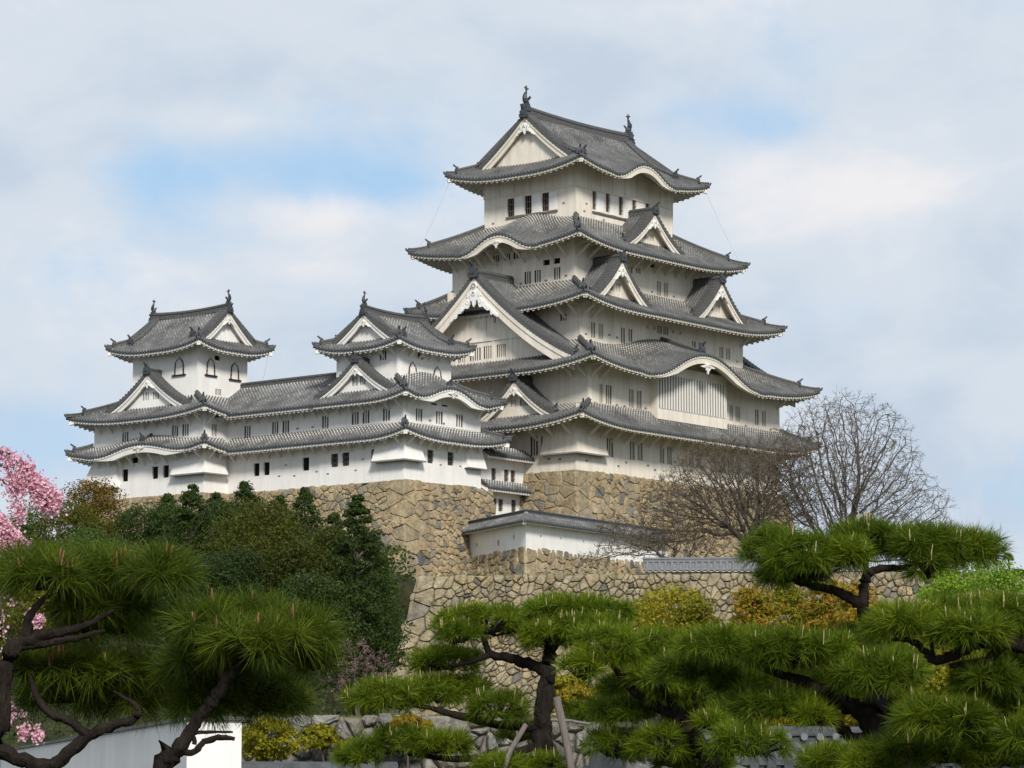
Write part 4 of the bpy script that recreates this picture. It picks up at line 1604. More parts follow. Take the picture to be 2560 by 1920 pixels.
# carved pendants under the undulating gables
for sd, rect, c, z, s in (('R', (-16.1, 17.45, -13.27, 11.5), .2, 38.0, .95), ('L', (-12.7, 12.1, -9.15, 9.9), 0, 48.6, .7)):
    S = Side(sd, *rect)
    mb = MB()
    gegyo(mb, S, S.uc(c), .10, z - .05, s, m2=1)
    for sg in (-1, 1):
        scroll_wing(mb, S, S.uc(c), .12, z - .05, .5 * s, sg, .25)
    mb.build('gable_pendant', [PL_TRIM, LEDGE], keep, ZK)
# ridge running out over the undulating gable of the second roof
S = Side('R', -16.1, 17.45, -13.27, 11.5)
mb = MB()
ridge_loft(mb, [S.p(S.uc(.2), 5.0, 40.55), S.p(S.uc(.2), .7, 39.0)], .36, .32)
mb.build('ridge', TILE_RIDGE, keep, ZK)
mb = MB()
end_tile(mb, S.p(S.uc(.2), .65, 39.0), S.p(0, -1, 0) - S.p(0, 0, 0), 1.0)
mb.build('ridge_end_tile', TILE_EDGE, keep, ZK)

stone_drop(keep, (S1[0], S1[2]), 3.6, 3.3, 29.05, 31.3, .55, ZK, PL_OLD)
# struts
S = Side('R', *S1)
for k in range(17):
    brace(keep, S, 1.4 + k * 1.75, 0, 31.62, 1.15, 2.6, ZK, PL_TRIM_OLD)
S = Side('L', *S1)
for k in range(9):
    brace(keep, S, S.L - .4 - k * 1.9, 0, 31.62, 1.15, 2.6, ZK, PL_TRIM_OLD)
S = Side('L', *S4)
for k in range(9):
    brace(keep, S, .5 + k * 1.55, 0, 48.1, 1.2, 2.6, ZK, PL_TRIM_OLD)
S = Side('R', *S4)
for k in range(12):
    brace(keep, S, .4 + k * 1.6, 0, 48.1, 1.2, 2.6, ZK, PL_TRIM_OLD)
for rect, zt in ((S2, 36.75), (S3, 42.4)):
    for sd in 'RL':
        S = Side(sd, *rect)
        for e in (.25, 1.6):
            brace(keep, S, e if sd == 'R' else S.L - e, 0, zt, 1.1, 2.4, ZK, PL_TRIM_OLD)
        brace(keep, S, S.L - .4 if sd == 'R' else .4, 0, zt, 1.1, 2.4, ZK, PL_TRIM_OLD)

# small loophole slots in the plaster (each storey's slots are one inset mesh)
mb = MB()
for sd, rect, L in (('R', S1, [(-13.8, 28.6), (-9.4, 28.5), (-8.3, 28.9), (-5.2, 28.9), (-4.2, 28.6), (0, 28.8), (4, 28.6)]), ('L', S1, [(-9, 28.7), (-7.8, 28.8)]),
                    ('R', S2, [(-12.6, 33.6), (-9.6, 33.7), (-8.5, 33.7), (-5.5, 33.8), (9.5, 33.7), (13.4, 33.7)]), ('R', S3, [(-10.6, 39.9), (-7.3, 40.2), (-6.2, 40.1), (-3, 40.1)]),
                    ('L', S4, [(-.6, 45.1), (-3.4, 45.1), (-5.6, 45.3)]), ('R', S4, [(1.2, 45.2), (4.5, 45.2)]), ('R', S5, [(-6, 52.3), (-6.3, 51.6), (-3.5, 51.2)]), ('L', S5, [(-3.4, 52.3), (4.6, 51.4)])):
    S = Side(sd, *rect)
    for c, z in L:
        u = S.uc(c)
        mb.prism([S.p(u - .14, 0, z - .10), S.p(u + .14, 0, z - .10), S.p(u + .14, 0, z + .06), S.p(u - .14, 0, z + .06)], S.p(0, -.025, 0) - S.p(0, 0, 0), 0)
mb.build('loophole_cover', LEDGE, keep, ZK)
# lightning wires at the top eaves
for p, q in (((-9.4, 7.9, 55.6), (-12.3, 9.3, 48.7)), ((8.8, -6.9, 55.6), (11.6, -8.8, 48.9)), ((17.1, -12.9, 37.0), (15.2, -11.0, 33.5))):
    mb = MB()
    p, q = Vector(p), Vector(q)
    mb.tube([p, p.lerp(q, .5) + Vector((0, 0, -.3)), q], .010, 4)
    mb.build('lightning_wire', LEDGE, keep, ZK)

# ------------------------------------------------------------------ western range
ZW = 27.15
B = (PL_WHITE, PL_TRIM)
UW = dict(zoff=ZW, trim=PL_TRIM, tilem=TILE_W, wallm=PL_WHITE)
UG = dict(zoff=ZW, trim=PL_TRIM, tilem=TILE_W, wallm=PL_WHITE)
LOCW = OW + Vector((0, 0, ZW * SW))
wk_ = thing('small_keep', 'white three-roofed corner keep in front of the main keep, with two arched windows', 'small keep', LOCW, TH, SW)
storey(wk_, (0, 10.2, 0, 9.6), ZW, 30.9, ZW, *B, wins={
    'R': [(3.47, 29.38, .8, 1.15, 'lattice'), (6.12, 29.41, .8, 1.15, 'lattice')],
    'L': [(3.35, 29.36, .6, 1.15, 'lattice'), (6.57, 29.31, .78, 1.15, 'lattice'), (7.85, 29.3, .8, 1.15, 'lattice')]})
storey(wk_, (.05, 10.2, .05, 9.6), 31.5, 34.2, ZW, *B, wins={
    'R': [(2.03, 32.8, .85, 1.08), (4.69, 32.82, .9, 1.1), (7.37, 32.81, .9, 1.08), (4.0, 34.0, .8, .3, 'open'), (5.4, 34.0, .8, .3, 'open')],
    'L': [(2.03, 32.8, .8, 1.1), (4.33, 32.78, .78, 1.1), (5.56, 32.76, .8, 1.1), (9.0, 32.7, .76, 1.1)]})
storey(wk_, (1.0, 8.1, 1.65, 8.6), 35.3, 39.0, ZW, *B, wins={
    'L': [(3.27, 38.07, .76, .8)], 'R': [(4.03, 38.2, .75, .5, 'open'), (2.98, 36.8, 1.35, 1.55, 'bell'), (6.24, 36.75, 1.35, 1.55, 'bell')]})
skirt_roof(wk_, (-1.5, 12.3, -1.5, 9.6), (0, 10.2, 0, 9.6), 30.8, 32.0, .65, 1.5, sides='REL', open_ends={'L': (True, False), 'E': (False, True)}, walls=(0, 10.2, 0, 9.6), wall_lo=30.8, mortar=.75, **UW)
skirt_roof(wk_, (-1.5, 11.6, -1.5, 9.6), (1.0, 8.1, 1.65, 8.6), 34.0, 36.0, .65, 1.5, sides='REL', open_ends={'L': (True, False), 'E': (False, True)}, walls=(.05, 10.2, .05, 9.6), wall_lo=34.0, kara={'R': (4.7, 4.4, 1.25)}, kfall=.35, mortar=.6, **UW)
irimoya(wk_, (-.4, 9.5, .2, 9.9), 'a', 38.7, 41.95, .6, 1.5, 1.5, .85, ZW, PL_TRIM, TILE_W, PL_WHITE, (1.0, 8.1, 1.65, 8.6), wall_lo=38.8, pend=.62, fish_s=.58, bh=.42, rh=.5)
S = Side('L', -1.5, 11.6, -1.5, 9.6)
gable(wk_, S, S.uc(5.0), 4.45, 37.6, curve(34.75, 37.6, 4.45, .6), .85, 2.6, 1.35, 34.3, wins=[(-.45, 35.9, .62, .78), (.45, 35.9, .62, .78)], bh=.42, pend=.62, rh=.42, **UG)
S = Side('R', -1.5, 11.6, -1.5, 9.6)
mb = MB()
ridge_loft(mb, [S.p(S.uc(4.7), 3.2, 36.0), S.p(S.uc(4.7), .5, 35.25)], .34, .30)
mb.build('ridge', TILE_RIDGE, wk_, ZW)
mb = MB()
end_tile(mb, S.p(S.uc(4.7), .45, 35.25), S.p(0, -1, 0) - S.p(0, 0, 0), .8)
mb.build('ridge_end_tile', TILE_EDGE, wk_, ZW)
mb = MB()
gegyo(mb, S, S.uc(4.7), .10, 34.85, .6, m2=1)
for sg in (-1, 1):
    scroll_wing(mb, S, S.uc(4.7), .12, 34.85, .3, sg, .2)
mb.build('gable_pendant', [PL_TRIM, LEDGE], wk_, ZW)
stone_drop(wk_, (0, 0), 2.0, 3.0, 28.75, 30.7, .6, ZW, PL_WHITE)
S = Side('R', 0, 10.2, 0, 9.6)
mb = MB()
for q in [[(8.1, 0, 30.7), (10.2, 0, 30.7), (10.5, -.45, 28.8), (7.9, -.45, 28.8)]]:
    T0, T1, B1, B0 = [S.p(u, w - .02, z) for u, w, z in q]
    W0, W1 = S.p(7.9, 0.02, 28.8), S.p(10.5, .02, 28.8)
    mb.face([B0, B1, T1, T0])
    mb.face([W0, B0, T0])
    mb.face([B1, W1, T1])
    mb.face([B0, W0, W1, B1], 1)
    mb.beam(B0, B1, .12, .1, 1)
mb.build('stone_drop_bay', [PL_WHITE, LEDGE], wk_, ZW)
for w, zt in ((0, 30.85), (.05, 34.05)):
    for sd, n, st in (('R', 8, 1.32), ('L', 7, 1.38)):
        S = Side(sd, w, 10.2, w, 9.6)
        for k in range(n):
            u = .35 + k * st if sd == 'R' else S.L - .35 - k * st
            if sd == 'R' and w > 0 and 1.2 < u < 8.6:
                continue
            brace(wk_, S, u, 0, zt, .85, 1.5, ZW, PL_TRIM)
for sd in 'RL':
    S = Side(sd, 1.0, 8.1, 1.65, 8.6)
    for k in range(6):
        u = .25 + k * 1.3
        brace(wk_, S, u if sd == 'R' else S.L - u, 0, 38.65, .7, 1.3, ZW, PL_TRIM)

# corridor between the two small keeps
cr = thing('connecting_corridor', 'long low white two-storey gallery with a plain tiled roof joining the two small keeps', 'castle gallery', LOCW + E2 * (9.6 * SW), TH, SW)
OFFC = Vector((0, 9.6, ZW))
storey(cr, (.1, 8.0, 9.6, 20.8), ZW, 30.9, OFFC, *B, sides='LE', wins={'L': [(11.28, 29.22, .78, 1.13, 'open'), (15.93, 29.13, .72, 1.13, 'open'), (17.13, 29.13, .7, 1.13, 'open')]})
storey(cr, (.12, 8.0, 9.6, 20.8), 31.5, 34.2, OFFC, *B, sides='LE', wins={'L': [(13.71, 32.66, .78, 1.08), (14.97, 32.66, .76, 1.08), (18.3, 32.55, .76, 1.06)]})


def lean_roof(parent, a_out, a_in, b0, b1, z0, zin, zoff, D=None, lo=0, mortar=.6, nrow=7, sdn='L', ov=1.5):
    S = Side(sdn, a_out, a_in + 6, b0, b1) if sdn == 'L' else Side('E', a_in - 6, a_out, b0, b1)
    D = abs(a_in - a_out)
    zf = lambda u, w: z0 + (zin - z0) * (.82 * w / D + .18 * (w / D) ** 2)
    wm = lambda u: D
    mt, me = MB(), MB()
    tile_sheet(mt, S, zf, wm, D, mortar, nrow)
    eave_under(me, S, zf, wm, ov, .5)
    rf = mt.build('tiled_roof', [TILE_W, TILE_EDGE], parent, zoff)
    me.build('eave', PL_TRIM, rf, zoff)
    return rf


lean_roof(cr, -1.5, .1, 9.6, 20.3, 30.8, 32.0, OFFC, mortar=.75)
rf = lean_roof(cr, -1.5, 3.9, 9.0, 22.65, 34.0, 37.2, OFFC, mortar=.35, nrow=12)
lean_roof(cr, 9.3, 3.9, 9.0, 22.65, 34.0, 37.2, OFFC, mortar=.35, nrow=8, sdn='E')
mb = MB()
ridge_loft(mb, [(3.9, 8.65, 37.2), (3.9, 22.7, 37.2)], .45, .42)
mb.build('ridge', TILE_RIDGE, rf, OFFC)
for w, zt in ((.1, 30.85), (.12, 34.05)):
    S = Side('L', w, 8, 9.6, 20.8)
    for k in range(8):
        brace(cr, S, S.L - .5 - k * 1.38, 0, zt, .85, 1.5, OFFC, PL_TRIM)

# north-west small keep
inu = thing('small_keep', 'leftmost white corner keep with three arched windows and an undulating lower roof', 'small keep', LOCW + E1 * (-2.8 * SW) + E2 * (20.7 * SW), TH, SW)
OFFI = Vector((-2.8, 20.7, ZW))
I1 = (-2.8, 8.0, 20.7, 34.7)
storey(inu, I1, ZW, 30.9, OFFI, *B, clip={'R': (0, 3.2)}, wins={'L': [(30.55, 29.27, .76, 1.1, 'open'), (26.76, 29.26, .76, 1.1, 'open'), (25.4, 29.28, .74, 1.1, 'open'), (29.33, 30.55, .8, .5, 'open')]})
I2 = (-2.75, 8.0, 20.75, 34.65)
storey(inu, I2, 31.5, 34.2, OFFI, *B, clip={'R': (0, 3.2)}, wins={'L': [(30.66, 32.75, .8, .9), (24.39, 32.78, .78, 1.06), (23.1, 32.8, .78, 1.06)], 'R': [(-1.5, 32.73, .6, 1.08)]})
I5 = (-1.8, 4.57, 22.65, 30.8)
storey(inu, I5, 35.0, 40.4, OFFI, *B, wins={'L': [(24.89, 38.75, 1.45, 1.55, 'bell')], 'R': [(-.15, 38.7, 1.3, 1.55, 'bell'), (2.91, 38.62, 1.3, 1.55, 'bell'), (.71, 39.55, .72, .42, 'open'), (.88, 36.5, .72, .55)]})
oc = (-4.4, 8.0, 19.1, 36.4)
skirt_roof(inu, oc, (-2.8, 8.0, 20.7, 34.7), 30.8, 32.0, .65, 1.6, OFFI, PL_TRIM, TILE_W, sides='RLN', open_ends={'R': (False, True), 'N': (True, False)}, trunc={'R': (0, 4.1)}, walls=I1, wallm=PL_WHITE, wall_lo=30.8,
           kara={'L': (27.3, 5.7, .95)}, kfall=.45, mortar=.8)
skirt_roof(inu, oc, (-1.8, 8.0, 22.65, 30.8), 34.05, 36.0, .65, 1.6, OFFI, PL_TRIM, TILE_W, sides='RLN', open_ends={'R': (False, True), 'N': (True, False)}, trunc={'R': (0, 9.0)}, walls=I2, wallm=PL_WHITE, wall_lo=34.0, mortar=.6)
irimoya(inu, (-3.4, 6.1, 20.95, 32.5), 'b', 40.15, 43.9, .65, 1.6, 1.6, .9, OFFI, PL_TRIM, TILE_W, PL_WHITE, I5, wall_lo=40.2, pend=.62, fish_s=.60, bh=.42, rh=.5)
S = Side('L', *oc)
gable(inu, S, S.uc(27.3), 5.1, 38.2, curve(34.95, 38.2, 5.1, .6), .95, 2.65, 1.45, 34.3, wins=[(-.65, 36.15, .8, .7), (.65, 36.15, .8, .7)], zoff=OFFI, wallm=PL_WHITE, trim=PL_TRIM, tilem=TILE_W, bh=.45, pend=.68, rh=.42, bars=3)
mb = MB()
gegyo(mb, S, S.uc(27.3), .10, 31.45, .6, m2=1)
for sg in (-1, 1):
    scroll_wing(mb, S, S.uc(27.3), .12, 31.45, .3, sg, .2)
mb.build('gable_pendant', [PL_TRIM, LEDGE], inu, OFFI)
mb = MB()
ridge_loft(mb, [S.p(S.uc(27.3), 1.7, 32.6), S.p(S.uc(27.3), .5, 32.0)], .3, .28)
mb.build('ridge', TILE_RIDGE, inu, OFFI)
mb = MB()
end_tile(mb, S.p(S.uc(27.3), .45, 32.0), S.p(0, -1, 0) - S.p(0, 0, 0), .7)
mb.build('ridge_end_tile', TILE_EDGE, inu, OFFI)
stone_drop(inu, (-2.8, 20.7), 2.4, 3.5, 28.75, 30.7, .55, OFFI, PL_WHITE)
mb = MB()       # flared bay at the far left corner
S = Side('L', *I1)
T0, T1 = S.p(0, -.02, 30.7), S.p(3.2, -.02, 30.7)
B0, B1 = S.p(-.9, -.7, 28.2), S.p(3.5, -.6, 28.2)
W1 = S.p(3.5, .02, 28.2)
N0 = S.p(-.9, 3, 28.2)
TN = S.p(0, 3, 30.7)
mb.face([B0, B1, T1, T0])
mb.face([B1, W1, T1])
mb.face([N0, B0, T0, TN])
mb.face([B0, N0, S.p(0, 3, 28.2), S.p(0, .02, 28.2), W1, B1], 1)
mb.beam(B0, B1, .14, .12, 1)
mb.build('stone_drop_bay', [PL_WHITE, LEDGE], inu, OFFI)
for w, zt in ((0, 30.85), (.05, 34.05)):
    S = Side('L', -2.8 + w, 8, 20.7 + w, 34.7 - w)
    for k in range(10):
        brace(inu, S, S.L - .35 - k * 1.4, 0, zt, .85, 1.5, OFFI, PL_TRIM)
    S = Side('R', -2.8 + w, 8, 20.7 + w, 34.7 - w)
    for k in range(2):
        brace(inu, S, .4 + k * 1.2, 0, zt, .85, 1.5, OFFI, PL_TRIM)
mb = MB()
for t, L in ((wk_, 0), ):
    pass
for sd, rect, L in (('L', (0, 10.2, 0, 9.6), [(4.6, 29.2), (5.4, 28.3), (8.6, 28.2)]), ('R', (0, 10.2, 0, 9.6), [(2.6, 29.0), (4.8, 28.8), (7.4, 28.9), (5.2, 32.4), (3.4, 32.5)])):
    S = Side(sd, *rect)
    for c, z in L:
        u = S.uc(c)
        mb.prism([S.p(u - .13, 0, z - .07), S.p(u + .13, 0, z - .07), S.p(u + .13, 0, z + .05), S.p(u - .13, 0, z + .05)], S.p(0, -.025, 0) - S.p(0, 0, 0), 0)
mb.build('loophole_cover', LEDGE, wk_, ZW)
mb = MB()
S = Side('L', .1, 8, 9.6, 20.8)
for c, z in ((10, 28.5), (12.6, 28.3), (13.6, 29.3), (14.4, 28.4), (18, 28.2), (10.5, 32.4), (12.3, 32.4)):
    u = S.uc(c)
    mb.prism([S.p(u - .13, 0, z - .07), S.p(u + .13, 0, z - .07), S.p(u + .13, 0, z + .05), S.p(u - .13, 0, z + .05)], S.p(0, -.025, 0) - S.p(0, 0, 0), 0)
mb.build('loophole_cover', LEDGE, cr, OFFC)
mb = MB()
mb.tube([(5.9, 21.4, 40.3), (5.7, 21.6, 38.5), (5.4, 22.2, 37.0)], .010, 4)
mb.build('lightning_wire', LEDGE, inu, OFFI)

# stepped turret closing the gap to the main keep
tu = thing('gate_turret', 'narrow white turret with two small lean-to tiled roofs between small keep and main keep', 'turret', LOCW + E1 * (11.2 * SW) + E2 * (1.0 * SW), TH, SW)
OFFT = Vector((11.2, 1.0, ZW))
S = Side('R', 11.2, 18.6, 1.0, 6.0)
mb = MB()
tops = {'lattice': [(13.17, 28.72), (14.93, 28.74), (15.84, 28.75)], 'low': [(13.23, 26.06), (14.13, 26.07), (15.94, 26.15)]}
ops = [(S.uc(c) - .32, S.uc(c) + .32, z - .54, z + .54) for L in tops.values() for c, z in L]
wall_face(mb, S, -1.2, S.L, 19.5, 31.2, 0, ops)
mb.build('wall', PL_WHITE, tu, OFFT)
for o in ops:
    window(tu, S, *o, 0, OFFT, 0, PL_TRIM, 'lattice')
for zt, zi, u0 in ((30.3, 31.1, -.1), (27.4, 28.1, -.25)):
    S2_ = Side('R', 11.2 + u0, 18.8, -.15, 6)
    zf = lambda u, w, zt=zt, zi=zi: zt + (zi - zt) * w / 1.15
    mt, me = MB(), MB()
    tile_sheet(mt, S2_, zf, lambda u: 1.2, 1.2, .9, 5)
    eave_under(me, S2_, zf, lambda u: 1.2, 1.15, .45, rh=.14, rw=.2)
    for d in (0, .10):
        me.prism([S2_.p(-.12 - d, -.02, zt - .12 - d * 2.2), S2_.p(-.12 - d, -.02, zt - .42), S2_.p(-.12 - d, 1.2, zi - .42), S2_.p(-.12 - d, 1.2, zi - .1 - d * 2.2)], S2_.p(.1, 0, 0) - S2_.p(0, 0, 0))
    rf = mt.build('tiled_roof', [TILE_W, TILE_EDGE], tu, OFFT)
    me.build('eave', PL_TRIM, rf, OFFT)
    mb = MB()
    ridge_loft(mb, [S2_.p(-.05, .0, zt + .05), S2_.p(-.05, 1.15, zi + .05)], .26, .22)
    mb.build('ridge', TILE_RIDGE, rf, OFFT)

# ---- positions of pads (x,y,z,radius,half height) and limbs (x,y,z,radius), metres
PINE_A_PADS = [(-1.886,12.8,0.915,0.222,0.107),(-1.668,12.95,0.942,0.249,0.108),(-1.408,12.7,0.932,0.163,0.09),(-1.705,13.0,0.813,0.25,0.058),(-1.99,13.1,0.987,0.168,0.059),(-1.764,13.1,0.543,0.277,0.092),(-1.524,13.2,0.539,0.161,0.093),(-1.975,13.0,0.547,0.125,0.075),(-1.69,13.15,0.738,0.211,0.051),(-1.891,13.3,0.458,0.222,0.06),(-1.636,13.3,0.45,0.222,0.064),(-1.415,13.3,0.433,0.145,0.06)]
PINE_A_LIMBS = [[(-2.107,12.8,0.116,0.0451),(-2.062,12.8,0.295,0.039),(-2.051,12.8,0.522,0.0369),(-2.02,12.8,0.62,0.0349),(-1.963,12.8,0.661,0.0287),(-1.825,12.8,0.698,0.0205),(-1.719,12.8,0.726,0.0148),(-1.613,12.8,0.784,0.0082)],[(-1.964,12.8,0.677,0.0246),(-1.949,12.8,0.767,0.0164),(-1.877,12.8,0.849,0.0098)],[(-2.093,12.8,0.23,0.0328),(-1.97,12.8,0.181,0.0308),(-1.864,12.8,0.157,0.0295),(-1.791,12.8,0.205,0.0271),(-1.703,12.8,0.278,0.0246),(-1.605,12.8,0.319,0.0189),(-1.532,12.8,0.343,0.0181),(-1.5,12.8,0.368,0.0148)],[(-1.703,12.8,0.278,0.0205),(-1.777,12.8,0.335,0.0189),(-1.859,12.8,0.368,0.0172),(-1.918,12.8,0.441,0.014),(-1.944,12.8,0.522,0.0082)],[(-1.5,12.8,0.368,0.0123),(-1.525,12.8,0.408,0.0098),(-1.608,12.8,0.457,0.0066)],[(-1.979,12.8,0.636,0.0205),(-1.865,12.8,0.653,0.0164),(-1.743,12.8,0.677,0.0123),(-1.645,12.8,0.702,0.0082)]]
PINE_B_PADS = [(-1.205,12.4,0.696,0.159,0.087),(-1.051,12.55,0.728,0.201,0.105),(-0.831,12.4,0.672,0.183,0.095),(-0.966,12.3,0.627,0.26,0.079),(-1.231,12.6,0.61,0.162,0.089),(-1.204,12.75,0.536,0.213,0.106),(-0.773,12.5,0.566,0.104,0.072),(-1.048,12.85,0.475,0.214,0.091),(-1.231,12.8,0.416,0.181,0.074),(-0.961,12.9,0.411,0.157,0.066)]
PINE_B_LIMBS = [[(-1.37,12.4,0.066,0.0318),(-1.332,12.4,0.16,0.0302),(-1.286,12.4,0.238,0.0286),(-1.224,12.4,0.333,0.0262),(-1.169,12.4,0.403,0.0254),(-1.122,12.4,0.474,0.0239),(-1.052,12.4,0.561,0.0215),(-0.965,12.4,0.601,0.0175),(-0.878,12.4,0.632,0.0103)],[(-1.301,12.4,0.207,0.0159),(-1.238,12.4,0.207,0.0135),(-1.199,12.4,0.246,0.0135),(-1.144,12.4,0.262,0.0119),(-1.08,12.4,0.258,0.0087)],[(-1.122,12.4,0.474,0.0183),(-1.147,12.4,0.561,0.0143),(-1.18,12.4,0.648,0.0087)],[(-1.238,12.4,0.238,0.0103),(-1.239,12.4,0.277,0.0087),(-1.176,12.4,0.285,0.0064),(-1.089,12.4,0.285,0.004)]]
PINE_C_PADS = [(-0.266,30.0,1.71,0.453,0.159),(-0.489,29.8,1.594,0.225,0.12),(0.585,30.3,1.849,0.55,0.122),(0.67,30.0,1.65,0.499,0.136),(0.32,29.8,1.579,0.3,0.128),(-0.651,30.4,1.367,0.383,0.13),(-1.168,30.0,1.019,0.408,0.151),(-0.752,30.2,1.071,0.411,0.145),(-0.39,30.3,1.12,0.229,0.107),(-0.129,29.8,0.908,0.33,0.143),(-1.046,30.0,0.585,0.378,0.136),(-0.683,29.9,0.568,0.301,0.128),(-1.436,30.0,0.466,0.242,0.106),(-0.083,29.6,0.356,0.298,0.089),(0.332,29.7,0.372,0.239,0.09),(0.052,30.6,0.688,0.231,0.108),(0.806,30.7,0.889,0.34,0.124)]
PINE_C_LIMBS = [[(0.32,30.0,0.064,0.1134),(0.298,30.0,0.421,0.1058),(0.291,30.0,0.734,0.0945),(0.307,30.0,1.034,0.0846),(0.337,30.0,1.259,0.0756),(0.36,30.0,1.409,0.0665),(0.368,30.0,1.559,0.0453),(0.368,30.0,1.68,0.0227)],[(0.322,30.0,1.274,0.0605),(0.111,30.0,1.349,0.0529),(-0.055,30.0,1.394,0.0453),(-0.205,30.0,1.424,0.0378),(-0.266,30.0,1.559,0.0257),(-0.296,30.0,1.665,0.0151)],[(0.276,30.0,0.749,0.0529),(-0.009,30.0,0.749,0.0453),(-0.31,30.0,0.794,0.0378),(-0.536,30.0,0.854,0.0348),(-0.777,30.0,0.914,0.0257),(-1.048,30.0,0.959,0.0136)],[(0.261,30.0,0.585,0.0453),(-0.084,30.0,0.466,0.0378),(-0.535,30.0,0.436,0.0302),(-0.985,30.0,0.481,0.0166)],[(0.368,30.0,1.469,0.0453),(0.519,30.0,1.605,0.0348),(0.7,30.0,1.71,0.0196)],[(-0.205,30.0,1.424,0.0302),(-0.446,30.0,1.334,0.0212),(-0.612,30.0,1.319,0.0121)]]
POLES = [[(0.571,29.4,0.179,0.037),(0.506,29.4,0.573,0.0341),(0.411,29.4,0.998,0.0311)],[(-0.083,29.4,0.31,0.0252),(-0.009,29.4,0.515,0.0237),(0.131,29.4,0.749,0.0207)],[(0.359,29.4,0.786,0.0148),(0.536,29.4,0.778,0.0148),(0.72,29.4,0.746,0.0148)]]
PINE_D_PADS = [(0.777,25.0,1.238,0.357,0.179),(1.101,25.2,1.22,0.318,0.166),(0.553,24.8,1.065,0.191,0.123),(1.405,25.0,0.924,0.385,0.137),(1.164,24.8,0.984,0.245,0.123),(1.184,25.0,0.489,0.261,0.137),(0.909,25.3,0.742,0.278,0.111),(1.782,24.4,0.477,0.349,0.141),(1.562,24.7,0.631,0.163,0.081),(1.452,25.6,0.737,0.309,0.084),(0.949,25.6,0.96,0.253,0.084),(0.814,25.4,0.469,0.279,0.126),(1.473,25.3,0.344,0.361,0.083)]
PINE_D_LIMBS = [[(1.577,25.0,0.123,0.0755),(1.457,25.0,0.489,0.0687),(1.376,25.0,0.611,0.0618),(1.322,25.0,0.693,0.0536),(1.241,25.0,0.829,0.0343),(1.173,25.0,0.938,0.0192)],[(1.322,25.0,0.693,0.0412),(1.09,25.0,0.801,0.0385),(0.927,25.0,0.938,0.0343),(0.818,25.0,1.074,0.0275),(0.764,25.0,1.183,0.0165)],[(1.376,25.0,0.611,0.0316),(1.459,25.0,0.774,0.0233),(1.501,25.0,0.87,0.0124)],[(1.457,25.0,0.489,0.0343),(1.661,25.0,0.421,0.0247),(1.825,25.0,0.448,0.0137)]]
PINE_E_PADS = [(1.73,21.0,1.674,0.219,0.138),(1.947,20.85,1.616,0.298,0.16),(1.821,21.0,1.547,0.231,0.104),(2.378,21.2,1.76,0.28,0.122),(2.194,20.8,1.635,0.206,0.103),(2.76,21.0,1.72,0.288,0.121),(3.039,21.1,1.694,0.267,0.122),(2.744,20.9,1.586,0.172,0.103),(1.424,21.0,1.051,0.346,0.11),(1.787,20.8,1.007,0.297,0.114),(2.068,21.0,1.005,0.265,0.115),(2.309,21.3,1.078,0.234,0.082),(2.422,20.7,0.855,0.318,0.131),(2.574,21.0,0.937,0.185,0.081),(1.765,21.0,0.65,0.3,0.098),(1.574,21.2,0.691,0.128,0.07),(1.975,20.8,0.576,0.149,0.069),(2.121,20.6,0.291,0.283,0.068),(1.707,21.7,0.838,0.334,0.066),(2.073,21.8,0.818,0.275,0.072),(2.335,21.7,0.708,0.215,0.095),(2.619,21.6,0.669,0.237,0.107),(1.227,21.6,0.928,0.297,0.071)]
PINE_E_LIMBS = [[(2.535,21.0,-0.01,0.15),(2.505,21.0,0.246,0.1327),(2.451,21.0,0.445,0.1154),(2.373,21.0,0.605,0.0865),(2.467,21.3,0.752,0.0702),(2.493,21.4,0.919,0.0588),(2.437,21.4,1.083,0.0529),(2.393,21.3,1.218,0.048),(2.337,21.0,1.293,0.0427),(2.333,21.0,1.397,0.0381),(2.346,21.0,1.489,0.0346),(2.387,21.0,1.547,0.0311),(2.492,21.0,1.564,0.0265),(2.607,21.0,1.57,0.0231),(2.724,21.0,1.628,0.015)],[(2.332,21.0,1.316,0.0381),(2.235,21.0,1.374,0.0335),(2.12,21.0,1.42,0.0311),(2.028,21.0,1.443,0.0265),(1.89,21.0,1.478,0.0196),(1.775,21.0,1.558,0.0115)],[(2.346,21.0,1.489,0.0254),(2.353,21.0,1.593,0.0208),(2.366,21.0,1.686,0.0115)],[(2.384,21.0,0.582,0.0692),(2.225,21.0,0.662,0.0577),(2.065,21.0,0.742,0.0496),(1.917,21.0,0.822,0.0381),(1.768,21.0,0.868,0.0265),(1.561,21.0,0.937,0.0138)],[(2.44,21.0,0.456,0.0519),(2.256,21.0,0.445,0.0404),(2.131,21.0,0.559,0.0323),(2.018,21.0,0.639,0.0254),(1.823,21.0,0.639,0.0138)],[(2.724,21.0,1.628,0.0138),(2.768,21.0,1.501,0.0173),(2.746,21.0,1.593,0.0092)]]
PINE_F_PADS = [(2.395,19.0,1.087,0.261,0.094),(2.666,19.15,1.111,0.274,0.105),(2.864,19.2,1.14,0.211,0.095),(2.99,19.0,1.139,0.188,0.084),(2.727,18.85,1.037,0.269,0.083),(2.26,19.1,1.061,0.157,0.073),(3.073,19.2,1.056,0.158,0.095),(2.479,19.0,0.526,0.209,0.099),(2.672,18.9,0.503,0.208,0.104),(2.999,19.2,0.553,0.211,0.116),(2.847,19.0,0.754,0.23,0.099),(3.067,19.2,0.804,0.127,0.095),(2.995,18.8,0.409,0.134,0.083),(2.458,19.6,0.351,0.258,0.081),(2.7,19.5,0.318,0.268,0.091),(2.998,19.5,0.307,0.268,0.096),(2.938,19.5,1.03,0.268,0.075),(2.222,19.7,0.268,0.195,0.065),(2.934,19.6,0.65,0.237,0.065)]
